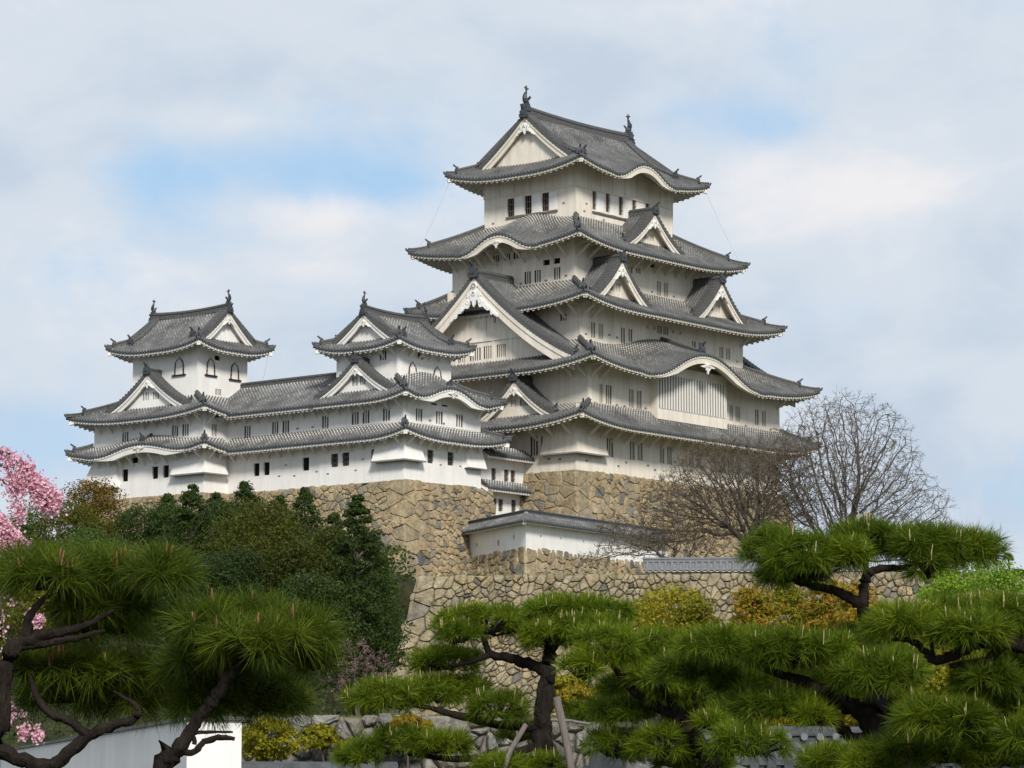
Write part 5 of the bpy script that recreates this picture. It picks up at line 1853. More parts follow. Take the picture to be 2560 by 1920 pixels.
PINE_F_LIMBS = [[(3.458,19.0,0.197,0.1148),(3.364,19.0,0.609,0.0992),(3.245,19.0,0.868,0.0783),(3.072,19.0,0.951,0.0574),(2.904,19.0,0.972,0.0438),(2.778,19.0,0.962,0.0386),(2.642,19.0,0.889,0.0334),(2.527,19.0,0.868,0.0292),(2.476,19.0,0.92,0.023),(2.393,19.0,0.982,0.0188),(2.279,19.0,0.988,0.0104)],[(2.955,19.0,0.962,0.0365),(2.839,19.0,0.858,0.0292),(2.724,19.0,0.847,0.023),(2.62,19.0,0.827,0.0136)],[(2.778,19.0,0.962,0.0261),(2.749,19.0,1.045,0.0209),(2.729,19.0,1.128,0.0115)],[(3.342,19.0,0.557,0.0626),(3.101,19.0,0.454,0.0418),(2.84,19.0,0.413,0.0313),(2.633,19.0,0.444,0.0209),(2.51,19.0,0.485,0.0115)],[(3.284,19.0,0.764,0.047),(3.054,19.0,0.692,0.0313),(2.898,19.0,0.713,0.0157)],[(2.527,19.0,0.868,0.0157),(2.518,19.0,0.962,0.0125),(2.499,19.0,1.066,0.0073)]]
CHERRY_TWIGS = [[(-3.116,17.0,1.675,0.0218),(-2.902,17.0,1.874,0.0142),(-2.771,17.0,1.901,0.0087),(-2.671,17.0,1.863,0.0065),(-2.593,17.0,1.785,0.0054),(-2.548,17.0,1.719,0.0044),(-2.53,17.0,1.642,0.0033)],[(-2.902,17.0,1.874,0.0109),(-2.769,17.0,1.829,0.0076),(-2.658,17.0,1.752,0.0054),(-2.569,17.0,1.686,0.0044),(-2.481,17.0,1.642,0.0033),(-2.449,17.0,1.664,0.0027)],[(-2.986,17.0,1.719,0.0098),(-2.834,17.0,1.785,0.0065),(-2.723,17.0,1.708,0.0049),(-2.667,17.0,1.631,0.0038),(-2.655,17.0,1.577,0.0027)],[(-3.005,17.0,1.588,0.0098),(-2.852,17.0,1.577,0.0071),(-2.763,17.0,1.533,0.0054),(-2.696,17.0,1.467,0.0044),(-2.629,17.0,1.39,0.0033),(-2.595,17.0,1.346,0.0027)],[(-2.938,17.0,1.544,0.0082),(-2.795,17.0,1.478,0.0054),(-2.716,17.0,1.39,0.0044),(-2.704,17.0,1.314,0.0033)],[(-2.833,17.0,1.752,0.0065),(-2.702,17.0,1.741,0.0049),(-2.581,17.0,1.741,0.0038),(-2.504,17.0,1.708,0.0033),(-2.491,17.0,1.62,0.0027)],[(-2.857,17.0,1.346,0.0076),(-2.779,17.0,1.237,0.0054),(-2.741,17.0,1.019,0.0044),(-2.721,17.0,0.856,0.0033),(-2.722,17.0,0.64,0.0033),(-2.697,17.0,0.477,0.0027)],[(-2.8,17.0,1.237,0.0054),(-2.689,17.0,1.106,0.0044),(-2.589,17.0,1.041,0.0033),(-2.534,17.0,0.987,0.0027)],[(-2.722,17.0,0.64,0.0033),(-2.665,17.0,0.499,0.0027),(-2.62,17.0,0.413,0.0022),(-2.611,17.0,0.397,0.0022)],[(-2.699,17.0,0.585,0.0033),(-2.599,17.0,0.467,0.0027),(-2.538,17.0,0.402,0.0022),(-2.532,17.0,0.37,0.0022)]]
BANK = [('a',-30.121,226,22.993,16.864,2.29),('o',-31.873,222,21.027,15.721,3.37),('m',-34.354,220,19.492,14.187,2.37),('g',-26.133,220,20.67,14.744,2.01),('d',-21.972,216,21.672,13.929,2.13),('d',-19.198,226,22.906,16.864,1.77),('k',-16.517,208,19.701,11.836,3.03),('d',-14.62,222,22.075,14.878,1.74),('d',-10.132,206,20.011,9.125,2.29),('m',-25.355,204,16.518,10.578,3.36),('d',-19.268,200,15.432,9.111,3.04),('d',-12.478,197,14.201,7.983,2.49),('o',-29.903,200,14.797,9.111,3.54),('d',-14.186,190,12.252,6.983,2.65),('g',-23.864,221,20.707,15.091,1.68),('d',-20.034,219,20.743,14.677,1.94),('k',-12.376,212,18.244,12.063,2.15),('g',-24.485,224,21.845,16.715,1.42),('d',-20.881,222,21.707,16.003,1.55),('d',-16.438,223,21.606,14.945,1.55),('d',-12.207,216,19.688,12.291,1.64),('g',-9.414,209,17.587,9.784,1.46),('d',-9.769,203,14.119,7.971,1.8),('k',-13.973,204,16.777,10.064,2.32),('d',-17.504,203,16.179,9.503,2.31),('g',-23.103,207,16.761,10.734,2.36),('m',-28.654,212,18.244,13.135,2.15),('d',-8.912,213,16.841,8.364,1.24),('d',-8.995,212,15.013,9.391,0.97),('d',-9.071,205,11.665,6.505,1.09)]
SHRUBS = [('y',4.928,95,6.03,4.447,1.26),('y',4.171,97,5.826,4.541,0.98),('y',5.529,93,5.644,4.354,0.88),('r',6.985,92,5.898,4.075,0.87),('y',8.444,96,6.227,4.253,0.97),('r',9.358,93,6.091,4.12,0.94),('r',9.909,90,5.804,3.76,0.85),('r',9.901,88,5.007,3.234,1.0),('y',10.513,80,4.249,2.539,1.22),('y',11.412,78,3.063,2.084,1.09),('y',5.203,75,2.945,2.004,1.04),('y',2.649,75,2.945,2.004,0.85),('b',15.753,110,8.278,5.704,1.32),('b',16.832,108,7.991,5.6,1.23),('b',15.039,112,8.073,5.808,0.85),('y',-4.762,62,1.657,0.804,0.75),('y',10.329,86,4.894,2.945,0.82),('y',10.074,79,3.698,2.21,0.8),('y',13.003,83,4.304,2.842,0.84),('y',4.507,85,3.979,2.484,0.86),('y',5.895,72,2.104,1.473,0.73),('y',-4.181,69.2,1.719,1.2,0.37),('y',-3.477,69.1,1.414,0.982,0.35),('r',-2.266,69.2,1.936,1.329,0.53),('y',1.413,80,3.242,2.238,0.71),('r',1.574,78,2.867,2.084,0.59)]

# ------------------------------------------------------------------ vegetation
PINE_GREEN = foliage('pine_needles', [(0.12, (0.081, 0.058, 0.017)), (0.22, (0.030, 0.056, 0.008)), (0.45, (0.081, 0.131, 0.008)), (0.7, (0.163, 0.220, 0.013)), (0.9, (0.271, 0.314, 0.028))], 0.5, 0.32, 3.0, (0.16, 0.26, 0.015))
PINE_NEAR = foliage('near_pine_needles', [(0.12, (0.102, 0.066, 0.020)), (0.22, (0.025, 0.046, 0.007)), (0.45, (0.061, 0.094, 0.007)), (0.7, (0.117, 0.156, 0.012)), (0.9, (0.197, 0.222, 0.025))], 0.5, 0.30, 3.0, (0.14, 0.22, 0.015))
CANDLE = simple('candle_shoot', (0.42, 0.34, 0.17), 0.7, 0.3, 8.0, 0.1)
BUD = simple('brown_bud', (0.20, 0.095, 0.04), 0.7, 0.4, 8.0, 0.1)
LEAF = {
    'd': foliage('dark_leaves', [(0.2, (0.014, 0.028, 0.006)), (0.55, (0.030, 0.052, 0.010)), (0.9, (0.056, 0.082, 0.015))], 0.5, 0.15, 0.35),
    'm': foliage('mid_leaves', [(0.2, (0.025, 0.050, 0.012)), (0.55, (0.048, 0.085, 0.016)), (0.9, (0.085, 0.12, 0.022))], 0.5, 0.2, 0.35),
    'g': foliage('deep_green_leaves', [(0.2, (0.019, 0.038, 0.008)), (0.55, (0.040, 0.068, 0.012)), (0.9, (0.068, 0.100, 0.018))], 0.5, 0.2, 0.35),
    'o': foliage('olive_leaves', [(0.2, (0.052, 0.064, 0.008)), (0.55, (0.105, 0.112, 0.012)), (0.9, (0.18, 0.165, 0.018))], 0.5, 0.25, 0.35, (0.3, 0.3, 0.02)),
    'k': foliage('dark_olive_leaves', [(0.2, (0.024, 0.032, 0.005)), (0.55, (0.050, 0.058, 0.008)), (0.9, (0.088, 0.092, 0.013))], 0.5, 0.2, 0.35),
    'a': foliage('autumn_leaves', [(0.2, (0.06, 0.050, 0.010)), (0.5, (0.12, 0.085, 0.014)), (0.8, (0.17, 0.10, 0.018)), (0.97, (0.21, 0.07, 0.02))], 0.5, 0.25, 0.35, (0.3, 0.2, 0.02)),
    'y': foliage('yellow_green_leaves', [(0.2, (0.099, 0.106, 0.008)), (0.5, (0.199, 0.188, 0.011)), (0.8, (0.292, 0.244, 0.017)), (0.98, (0.358, 0.163, 0.022))], 0.5, 0.3, 0.5, (0.4, 0.4, 0.02)),
    'r': foliage('orange_leaves', [(0.2, (0.086, 0.100, 0.009)), (0.45, (0.186, 0.175, 0.013)), (0.64, (0.265, 0.206, 0.015)), (0.76, (0.358, 0.138, 0.018)), (0.90, (0.398, 0.075, 0.020))], 0.5, 0.3, 0.7, (0.4, 0.25, 0.02)),
    'b': foliage('bright_leaves', [(0.2, (0.099, 0.187, 0.018)), (0.55, (0.175, 0.286, 0.025)), (0.9, (0.280, 0.396, 0.050))], 0.5, 0.35, 0.5, (0.3, 0.5, 0.03)),
}
PINK = foliage('pink_blossom', [(0.1, (0.60, 0.28, 0.40)), (0.5, (0.80, 0.50, 0.60)), (0.9, (0.90, 0.74, 0.80))], 0.7, 0.35, 5.0, (0.8, 0.45, 0.5))
PINKISH = foliage('faded_pink_leaves', [(0.1, (0.16, 0.09, 0.08)), (0.5, (0.27, 0.16, 0.15)), (0.9, (0.36, 0.24, 0.22))], 0.7, 0.2, 1.0, (0.4, 0.25, 0.2))
OLIVE_BUD = foliage('olive_brown_buds', [(0.1, (0.085, 0.060, 0.030)), (0.5, (0.135, 0.100, 0.045)), (0.9, (0.19, 0.15, 0.06))], 0.7, 0.2, 0.3, (0.3, 0.25, 0.05))
ng = np.random.default_rng(5)


def raw_mesh(name, verts, faces, mats, parent=None, mi=None, off=None):
    """verts (n,3) array; faces list of (k, array(m,k))"""
    me = bpy.data.meshes.new(name)
    v = np.asarray(verts, dtype=np.float32)
    if off is not None:
        v = v - np.array(off, dtype=np.float32)
    loops = np.concatenate([f.ravel() for f in faces]).astype(np.int32)
    sizes = np.concatenate([np.full(len(f), f.shape[1]) for f in faces]).astype(np.int32)
    starts = np.concatenate([[0], np.cumsum(sizes)[:-1]]).astype(np.int32)
    me.vertices.add(len(v))
    me.vertices.foreach_set('co', v.ravel())
    me.loops.add(len(loops))
    me.loops.foreach_set('vertex_index', loops)
    me.polygons.add(len(sizes))
    me.polygons.foreach_set('loop_start', starts)
    me.polygons.foreach_set('loop_total', sizes)
    for m in (mats if isinstance(mats, (list, tuple)) else [mats]):
        me.materials.append(m)
    if mi is not None:
        me.polygons.foreach_set('material_index', np.asarray(mi, dtype=np.int32))
    me.update(calc_edges=True)
    o = bpy.data.objects.new(name, me)
    col.objects.link(o)
    if parent:
        o.parent = parent
    return o


def unit(a):
    return a / np.maximum(1e-9, np.linalg.norm(a, axis=-1, keepdims=True))


def needles(pos, axis, nper, length, width, droop, spread=(0.25, 1.55)):
    T = len(pos)
    P = np.repeat(pos, nper, axis=0)
    A = np.repeat(axis, nper, axis=0)
    n = len(P)
    rndv = ng.normal(size=(n, 3))
    x = unit(np.cross(A, rndv))
    th = spread[0] + (spread[1] - spread[0]) * ng.random(n) ** .8
    d = unit(A * np.cos(th)[:, None] + x * np.sin(th)[:, None])
    L = length * (0.72 + .45 * ng.random(n)) * np.repeat(.85 + .3 * ng.random(T), nper)
    base = P + A * (ng.random(n)[:, None] * length * .35)
    side = unit(np.cross(d, ng.normal(size=(n, 3)))) * (width / 2)
    mid = base + d * (L * .55)[:, None]
    tip = base + d * L[:, None]
    mid[:, 2] -= droop * L * .25
    tip[:, 2] -= droop * L
    V = np.stack([base - side, base + side, mid - side * .8, mid + side * .8, tip], axis=1).reshape(-1, 3)
    i = np.arange(n)[:, None] * 5
    return V, i + np.array([[0, 1, 3, 2]]), i + np.array([[2, 3, 4]])


def pine_pad(parent, c, rx, rz, off, spacing, nper, nlen, nwid, droop, mat, cmat, clen, crad, cprob, depth_k=.85, rzk=1.25):
    """Cloud-shaped pad of needle tufts with upright shoots."""
    ry = max(rx * depth_k, rz)
    rz = rz * rzk
    N = int(math.pi * rx * ry / spacing ** 2 * 1.5) + 6
    r = np.sqrt(ng.random(N))
    a = ng.random(N) * 2 * np.pi
    low = ng.random(N) < .36
    r = np.where(low, .55 + .45 * r, r)
    lx, ly = r * np.cos(a), r * np.sin(a)
    wob = 1 + .20 * np.sin(a * 3 + ng.random() * 6) + .12 * np.sin(a * 5 + ng.random() * 6)
    top = np.sqrt(np.maximum(0, 1 - r * r))
    lump = .22 * np.sin(lx * 7.3 + ng.random() * 6) * np.cos(ly * 5.1 + ng.random() * 6)
    hz = top * (0.55 + .45 * ng.random(N)) + lump
    hz = np.where(low, -.75 * ng.random(N) + .25, hz)
    core = max(.45, 1 - nlen * .6 / max(rx, .01))
    cz = max(.55, 1 - nlen * .45 / max(rz, .01))
    shr = np.where(low, 1 - .35 * np.maximum(0, -hz), 1.0)
    pos = np.stack([lx * wob * shr * rx * core, ly * wob * shr * ry * core, hz * rz * cz - rz * .1], axis=1) + np.array(c)
    ax = np.stack([lx * 1.0, ly * 1.0, .30 + .75 * top], axis=1)
    ax[low, 2] = ng.uniform(-.35, .35, low.sum())
    ax = unit(ax + ng.normal(size=(N, 3)) * .30)
    V, q, t = needles(pos, ax, nper, nlen, nwid, droop)
    faces = [q, t]
    mi = [np.zeros(len(q) + len(t), int)]
    verts = [V]
    nb = len(V)
    # shoots
    up = (~low) & (ng.random(N) < cprob)
    cv, cf = [], []
    for p, x in zip(pos[up], ax[up]):
        k = 1 if ng.random() < .6 else 2
        for _ in range(k):
            d = Vector((x[0] * .18 + ng.normal() * .07, x[1] * .18 + ng.normal() * .07, 1)).normalized()
            L = clen * (.45 + .75 * ng.random())
            b = Vector(p) + Vector(x) * nlen * .3 + Vector((ng.normal() * .01, ng.normal() * .01, 0))
            s = len(cv) + nb
            rr = crad * (.8 + .4 * ng.random())
            for z, rad in ((0, .8), (.35, 1.0), (.8, .7)):
                for j in range(4):
                    an = j * math.pi / 2 + .4
                    q_ = b + d * (L * z) + Vector((math.cos(an) * rr * rad, math.sin(an) * rr * rad, 0))
                    cv.append(tuple(q_))
            cv.append(tuple(b + d * L))
            for h in range(2):
                for j in range(4):
                    cf.append((s + h * 4 + j, s + h * 4 + (j + 1) % 4, s + h * 4 + 4 + (j + 1) % 4, s + h * 4 + 4 + j))
            for j in range(4):
                cf.append((s + 8 + j, s + 8 + (j + 1) % 4, s + 12, s + 12))
    if cv:
        verts.append(np.array(cv))
        quads = [f for f in cf if f[2] != f[3]]
        tris = [f[:3] for f in cf if f[2] == f[3]]
        faces += [np.array(quads), np.array(tris)]
        mi.append(np.ones(len(cf), int))
    # twigs carrying the tufts
    tw = MB()
    cc = Vector(c) - Vector((0, 0, rz * .45))
    for p in pos[ng.random(N) < min(1, 46 / N)]:
        m = Vector(p).lerp(cc, .5) - Vector((0, 0, rz * .15))
        e = Vector((cc.x + (p[0] - cc.x) * .25, cc.y + (p[1] - cc.y) * .25, cc.z))
        tw.tube([e, m, p], [nlen * .09, nlen * .06, nlen * .035], 4, cap=False)
    o = raw_mesh('foliage_pad', np.concatenate(verts), faces, [mat, cmat], parent, np.concatenate(mi), off)
    tw.build('twigs', BARK, o, Vector(off))
    return o


def smooth_path(P, n=4):
    """Catmull-Rom through (x,y,z,r) points"""
    P = [np.array(p, float) for p in P]
    Q = [2 * P[0] - P[1]] + P + [2 * P[-1] - P[-2]]
    out = []
    for i in range(1, len(Q) - 2):
        for k in range(n):
            t = k / n
            a, b, c, d = Q[i - 1], Q[i], Q[i + 1], Q[i + 2]
            out.append(.5 * ((2 * b) + (-a + c) * t + (2 * a - 5 * b + 4 * c - d) * t * t + (-a + 3 * b - 3 * c + d) * t ** 3))
    out.append(P[-1])
    return out


def limb(parent, name, P, off, mat=BARK, n=9, gnarl=.12, rmin=.004):
    pts = smooth_path(P, 5)
    path, rad = [], []
    for i, p in enumerate(pts):
        r = max(rmin, p[3])
        j = Vector((rnd.uniform(-1, 1), rnd.uniform(-1, 1), rnd.uniform(-1, 1))) * (r * gnarl * 1.6)
        path.append(Vector(p[:3]) + j)
        rad.append(r * rnd.uniform(1 - gnarl, 1 + gnarl))
    mb = MB()
    mb.tube(path, rad, n)
    return mb.build(name, mat, parent, Vector(off), smooth=True)


def pine(name, label, pads, limbs, spacing, nper, nlen, nwid, droop, mat, cmat, clen, crad, cprob, group=None, rzk=1.25):
    b = limbs[0][0]
    off = (b[0], b[1], GROUND)
    t = thing(name, label, 'pine tree', off, group=group)
    first = [(b[0] + (b[0] - limbs[0][1][0]) * .3, b[1], GROUND - .1, b[3] * 1.15)] + list(limbs[0]) if b[2] > GROUND + .3 else limbs[0]
    limb(t, 'trunk', first, off)
    for L in limbs[1:]:
        limb(t, 'limb', L, off)
    for (x, y, z, rx, rz) in pads:
        pine_pad(t, (x, y, z), rx, rz, off, spacing, nper, nlen, nwid, droop, mat, cmat, clen, crad, cprob, rzk=rzk)
    return t


pine('pine_tree', 'nearest pine at the left edge, its thick branch crossing the white wall', PINE_A_PADS, PINE_A_LIMBS, .062, 50, .120, .0026, .10, PINE_NEAR, BUD, .075, .0065, .12, rzk=.85)
pine('pine_tree', 'leaning near pine with a single rounded crown in front of the white wall end', PINE_B_PADS, PINE_B_LIMBS, .062, 50, .120, .0026, .10, PINE_NEAR, BUD, .075, .0065, .11, rzk=.85)
pine('pine_tree', 'layered garden pine with an upright trunk held by wooden poles', PINE_C_PADS, PINE_C_LIMBS, .080, 56, .128, .0044, .05, PINE_GREEN, CANDLE, .10, .0050, .24)
pine('pine_tree', 'low spreading pine right of the poled pine, its trunk leaning left', PINE_D_PADS, PINE_D_LIMBS, .074, 56, .125, .0040, .05, PINE_GREEN, CANDLE, .095, .0046, .17)
pine('pine_tree', 'large pine with a high crooked top pad standing out against the sky and bare tree', PINE_E_PADS, PINE_E_LIMBS, .063, 58, .122, .0036, .05, PINE_GREEN, CANDLE, .095, .0046, .17)
pine('pine_tree', 'pine reaching in from the right edge with dark horizontal limbs', PINE_F_PADS, PINE_F_LIMBS, .061, 58, .120, .0034, .05, PINE_GREEN, CANDLE, .09, .0044, .15)

pole_txt = ['pale pole leaning against the right of the upright pine trunk', 'short dark pole leaning against the left of the upright pine trunk', 'thin horizontal rail pole tied behind the upright pine trunk']
for k, P in enumerate(POLES):
    (x, y, z, r) = P[0]
    q = [Vector(p[:3]) for p in P]
    if k < 2:
        d = (q[0] - q[1]).normalized()
        q = [q[0] + d * ((q[0].z - GROUND) / max(.2, -d.z))] + q
    mb = MB()
    mb.tube(q, [P[0][3]] * len(q), 9)
    o = mb.build('support_pole', WOOD, None, q[0], smooth=True)
    o.location = q[0]
    tag(o, pole_txt[k], 'support pole', 'poles propping the pine')


def crown_leaves(c, rx, ry, rz, n, leaf, nblob, cone=0.0, flat=.8):
    """Leaf quads gathered in overlapping clumps over an uneven crown."""
    V = []
    per = max(30, n // nblob)
    for k in range(nblob):
        zz = -1 + 2 * ((k + .5) / nblob) + ng.normal() * .06
        zz = min(.98, max(-1, zz))
        a = k * 2.399 + ng.normal() * .35
        env = math.sqrt(max(0.02, 1 - zz * zz)) if cone < .3 else (1 - .85 * (zz * .5 + .5) ** 1.6) * min(1, (1 + zz) * 3 + .5)
        env = max(.12, env)
        f = .80 * math.sqrt(.15 + .85 * ng.random())
        br = (.24 + .20 * ng.random()) * min(rx, rz * 1.1)
        if cone > .3:           # conifer: many small ragged sprays on a pointed outline
            env = max(.05, (1.02 - (zz * .5 + .5) ** 2.1)) * min(1, (1 + zz) * 2 + .6) * (.8 + .35 * ng.random())
            f = .35 + .65 * ng.random() ** .6
            br = (.24 + .34 * ng.random()) * (.55 + .8 * env) + .05 * env * rx
        bc = np.array([math.cos(a) * env * rx * f, math.sin(a) * env * ry * f, zz * (rz - br * .55)])
        d = unit(ng.normal(size=(per, 3)))
        d[:, 2] = np.where(d[:, 2] < -.35, -d[:, 2], d[:, 2])
        rr = br * (.35 + .75 * ng.random(per) ** .6)
        p = bc + d * rr[:, None] * np.array([1.2, 1.2, flat])
        p = p + .12 * br * np.sin(p[:, [1, 2, 0]] * (5.0 / br) + k)
        nrm = unit(d + ng.normal(size=(per, 3)) * .6 + np.array([0, 0, .25]))
        x = unit(np.cross(nrm, ng.normal(size=(per, 3))))
        y = np.cross(nrm, x)
        s = leaf * (.55 + .9 * ng.random(per))[:, None]
        q = np.stack([p - x * s, p - y * s * .55, p + x * s, p + y * s * .55], axis=1)
        V.append(q.reshape(-1, 3))
    return np.concatenate(V) + np.array(c)


def leafy_tree(name, label, cat, x, y, ztop, zbot, hw, mat, n, leaf, nblob, cone=0.0, group=None, trunk=True, gz=None, clumps=1):
    gz = float(ground_height(np.array([x]), np.array([y]))[0]) if gz is None else gz
    off = (x, y, gz)
    t = thing(name, label, cat, off, group=group)
    cz, rz = (ztop + zbot) / 2, (ztop - zbot) / 2
    V = crown_leaves((x, y, cz), hw, hw, rz, n, leaf, nblob, cone)
    raw_mesh('crown', V, [np.arange(len(V)).reshape(-1, 4)], mat, t, off=off)
    mb = MB()
    r = max(.04, hw * .06)
    sway = rnd.uniform(-.2, .2)
    mb.tube([(x, y, gz - .2), (x + sway, y, gz + (cz - gz) * .6), (x, y, ztop - rz * .35)], [r * 1.3, r, r * .25], 7)
    for k in range(9):
        a = rnd.uniform(0, 6.28)
        z0 = zbot + (ztop - zbot) * rnd.uniform(.1, .65)
        e = rnd.uniform(.45, .8) * hw
        mb.tube([(x + sway * .4, y, z0), (x + math.cos(a) * e * .5, y + math.sin(a) * e * .5, z0 + rz * .18), (x + math.cos(a) * e, y + math.sin(a) * e, z0 + rz * .42)], [r * .45, r * .3, r * .1], 5)
    mb.build('trunk', BARK_BROWN, t, Vector(off))
    return t


BANK_TXT = ['rusty olive tree touching the left end of the white keep base', 'broad yellow-olive tree below the rusty one at the left', 'mid-green tree at the far left behind the pink blossom',
            'deep green rounded tree right of the yellow-olive one', 'dark conifer-like tree under the left keep corner bay', 'dark tree just below the gallery windows, top over the stones',
            'wide olive tree in the middle of the wooded bank', 'dark tree with its tip in front of the long stone wall', 'tallest darkest tree beside the stone wall corner', 'mid-green tree low on the bank behind the near pine',
            'dark low tree at the centre foot of the bank', 'dark low tree beside the sloping wall edge', 'olive tree low at the left behind the near pine crown', 'lowest dark tree at the foot of the bank, in the shade', 'deep green tree between the conifer and the rounded tree', 'small dark tree in front of the gallery stones',
            'dark olive tree between the wide olive and the darkest tree', 'small green tree tip left of the corner bay', 'narrow dark tree right of the conifer-like one', 'narrow dark tree left of the tip before the stone wall', 'dark tree between the tip and the darkest tree', 'green tree on the right flank of the darkest tree', 'dark tree right at the foot of the darkest tree', 'dark olive tree below the dark tree tip', 'dark tree in the middle of the bank below the wide olive one', 'green tree mid-bank below the conifer-like tree', 'mid-green tree between the yellow-olive and deep green ones', 'narrow dark tree just left of the sloping edge of the front wall', 'small dark tree a little left of the sloping wall edge', 'low dark tree at the foot of the sloping wall edge']
for i, (k, x, y, zt, zb_, hw) in enumerate(BANK):
    cone = {4: .55, 5: .45, 7: .55, 8: .40, 16: .3, 17: .5, 18: .6, 19: .5, 20: .5, 27: .4, 28: .35}.get(i, .12)
    leafy_tree('tree', BANK_TXT[i], 'tree', x, y, zt + .2, zb_ - .8, hw * 1.35, LEAF[k], int(5600 * hw * (zt - zb_) / 6), .09, int(34 + 11 * hw) * (3 if cone > .3 else 1), cone, 'trees on the bank below the castle')
SHRUB_TXT = ['yellow-green bush right in front of the big stone wall', 'small yellow-green bush left of the yellow one by the wall', 'low yellow bush between pine tops below the wall', 'orange-tinged maple left of the crooked pine limb', 'yellow maple between the two orange ones',
             'orange-red maple touching the crooked pine limb', 'orange maple under the high pine pad on the right', 'orange maple seen through the dark pine limbs', 'yellow-green bush low at the right behind pine pads', 'yellow-green bush at the lower right corner',
             'yellow-green bush behind the large pine trunk', 'yellow-green bush glimpsed behind the leaning pine', 'bright spring-green maple left part at the right edge', 'bright spring-green maple at the right edge under the small pine', 'bright green bush left of the spring-green maples',
             'dense yellow-green bush beside the white wall end', 'yellow-green bush under the crooked limb of the large pine', 'yellow-green bush low between the two right pines', 'yellow-green bush at the right edge under the dark limbs', 'yellow-green bush below the front wall behind the spreading pine', 'low yellow-green bush behind the tiled wall at the lower right', 'small yellow-green tuft growing from the pale lower wall, left', 'small yellow-green tuft low on the pale wall beside the low pine pad', 'orange-tinged bush hanging over the pale lower wall', 'yellow bush growing on the pale lower wall behind the poled pine', 'orange bush on the pale lower wall left of the poled trunk']
for i, (k, x, y, zt, zb_, hw) in enumerate(SHRUBS):
    if y > 85:
        zb_ = min(zb_, .2)
        zt += .45
        hw *= 1.15
    leafy_tree('maple_tree' if k in 'rb' else 'bush', SHRUB_TXT[i], 'tree' if k in 'rb' else 'bush', x, y, zt, zb_, hw * 1.15, LEAF[k], int(16000 if y > 85 else 6000), .055 if y > 65 else .035, 60 if y > 85 else 40, 0.0, 'bushes and maples below the walls')

# undergrowth on the wooded slope
N = 42000
ux, uy = ng.uniform(-62, -6.1, N), ng.uniform(158, 236, N)
uz = ground_height(ux, uy)
P = np.stack([ux, uy, uz + ng.random(N) ** 2 * 2.2], axis=1)
nrm = unit(ng.normal(size=(N, 3)) + np.array([0, -.4, .8]))
x_ = unit(np.cross(nrm, ng.normal(size=(N, 3))))
y_ = np.cross(nrm, x_)
s = (.10 + .12 * ng.random(N))[:, None]
V = np.stack([P - x_ * s, P - y_ * s * .6, P + x_ * s, P + y_ * s * .6], axis=1).reshape(-1, 3)
ug = raw_mesh('undergrowth', V, [np.arange(len(V)).reshape(-1, 4)], LEAF['d'])
ug['kind'] = 'stuff'


# ------------------------------------------------------------------ bare trees
def colonize(root, trunk_pts, attract, step, infl, kill, iters=140):
    pos = [np.array(p, float) for p in trunk_pts]
    par = [-1] + list(range(len(trunk_pts) - 1))
    A = np.array(attract, float)
    nearest = np.full(len(A), 0)
    dist = np.full(len(A), 1e9)
    done = 0
    cnt = {}
    for it in range(iters):
        for i in range(done, len(pos)):
            d = np.linalg.norm(A - pos[i], axis=1)
            m = d < dist
            dist[m] = d[m]
            nearest[m] = i
        done = len(pos)
        keep_ = dist > kill
        A, dist, nearest = A[keep_], dist[keep_], nearest[keep_]
        if len(A) == 0:
            break
        act = dist < infl
        if not act.any():
            break
        ids = np.unique(nearest[act])
        added = 0
        for i in ids:
            m = act & (nearest == i)
            cnt[i] = cnt.get(int(i), 0) + 1
            if cnt[i] > 3:
                dist[m] = 1e9 if it > 100 else dist[m]
                continue
            v = unit(A[m] - pos[i]).sum(axis=0)
            v = v / max(1e-6, np.linalg.norm(v)) + ng.normal(size=3) * .16
            v = v / np.linalg.norm(v)
            npos = pos[i] + v * step
            pos.append(npos)
            par.append(int(i))
            added += 1
        if added == 0 or len(pos) > 14000:
            break
    return np.array(pos), par


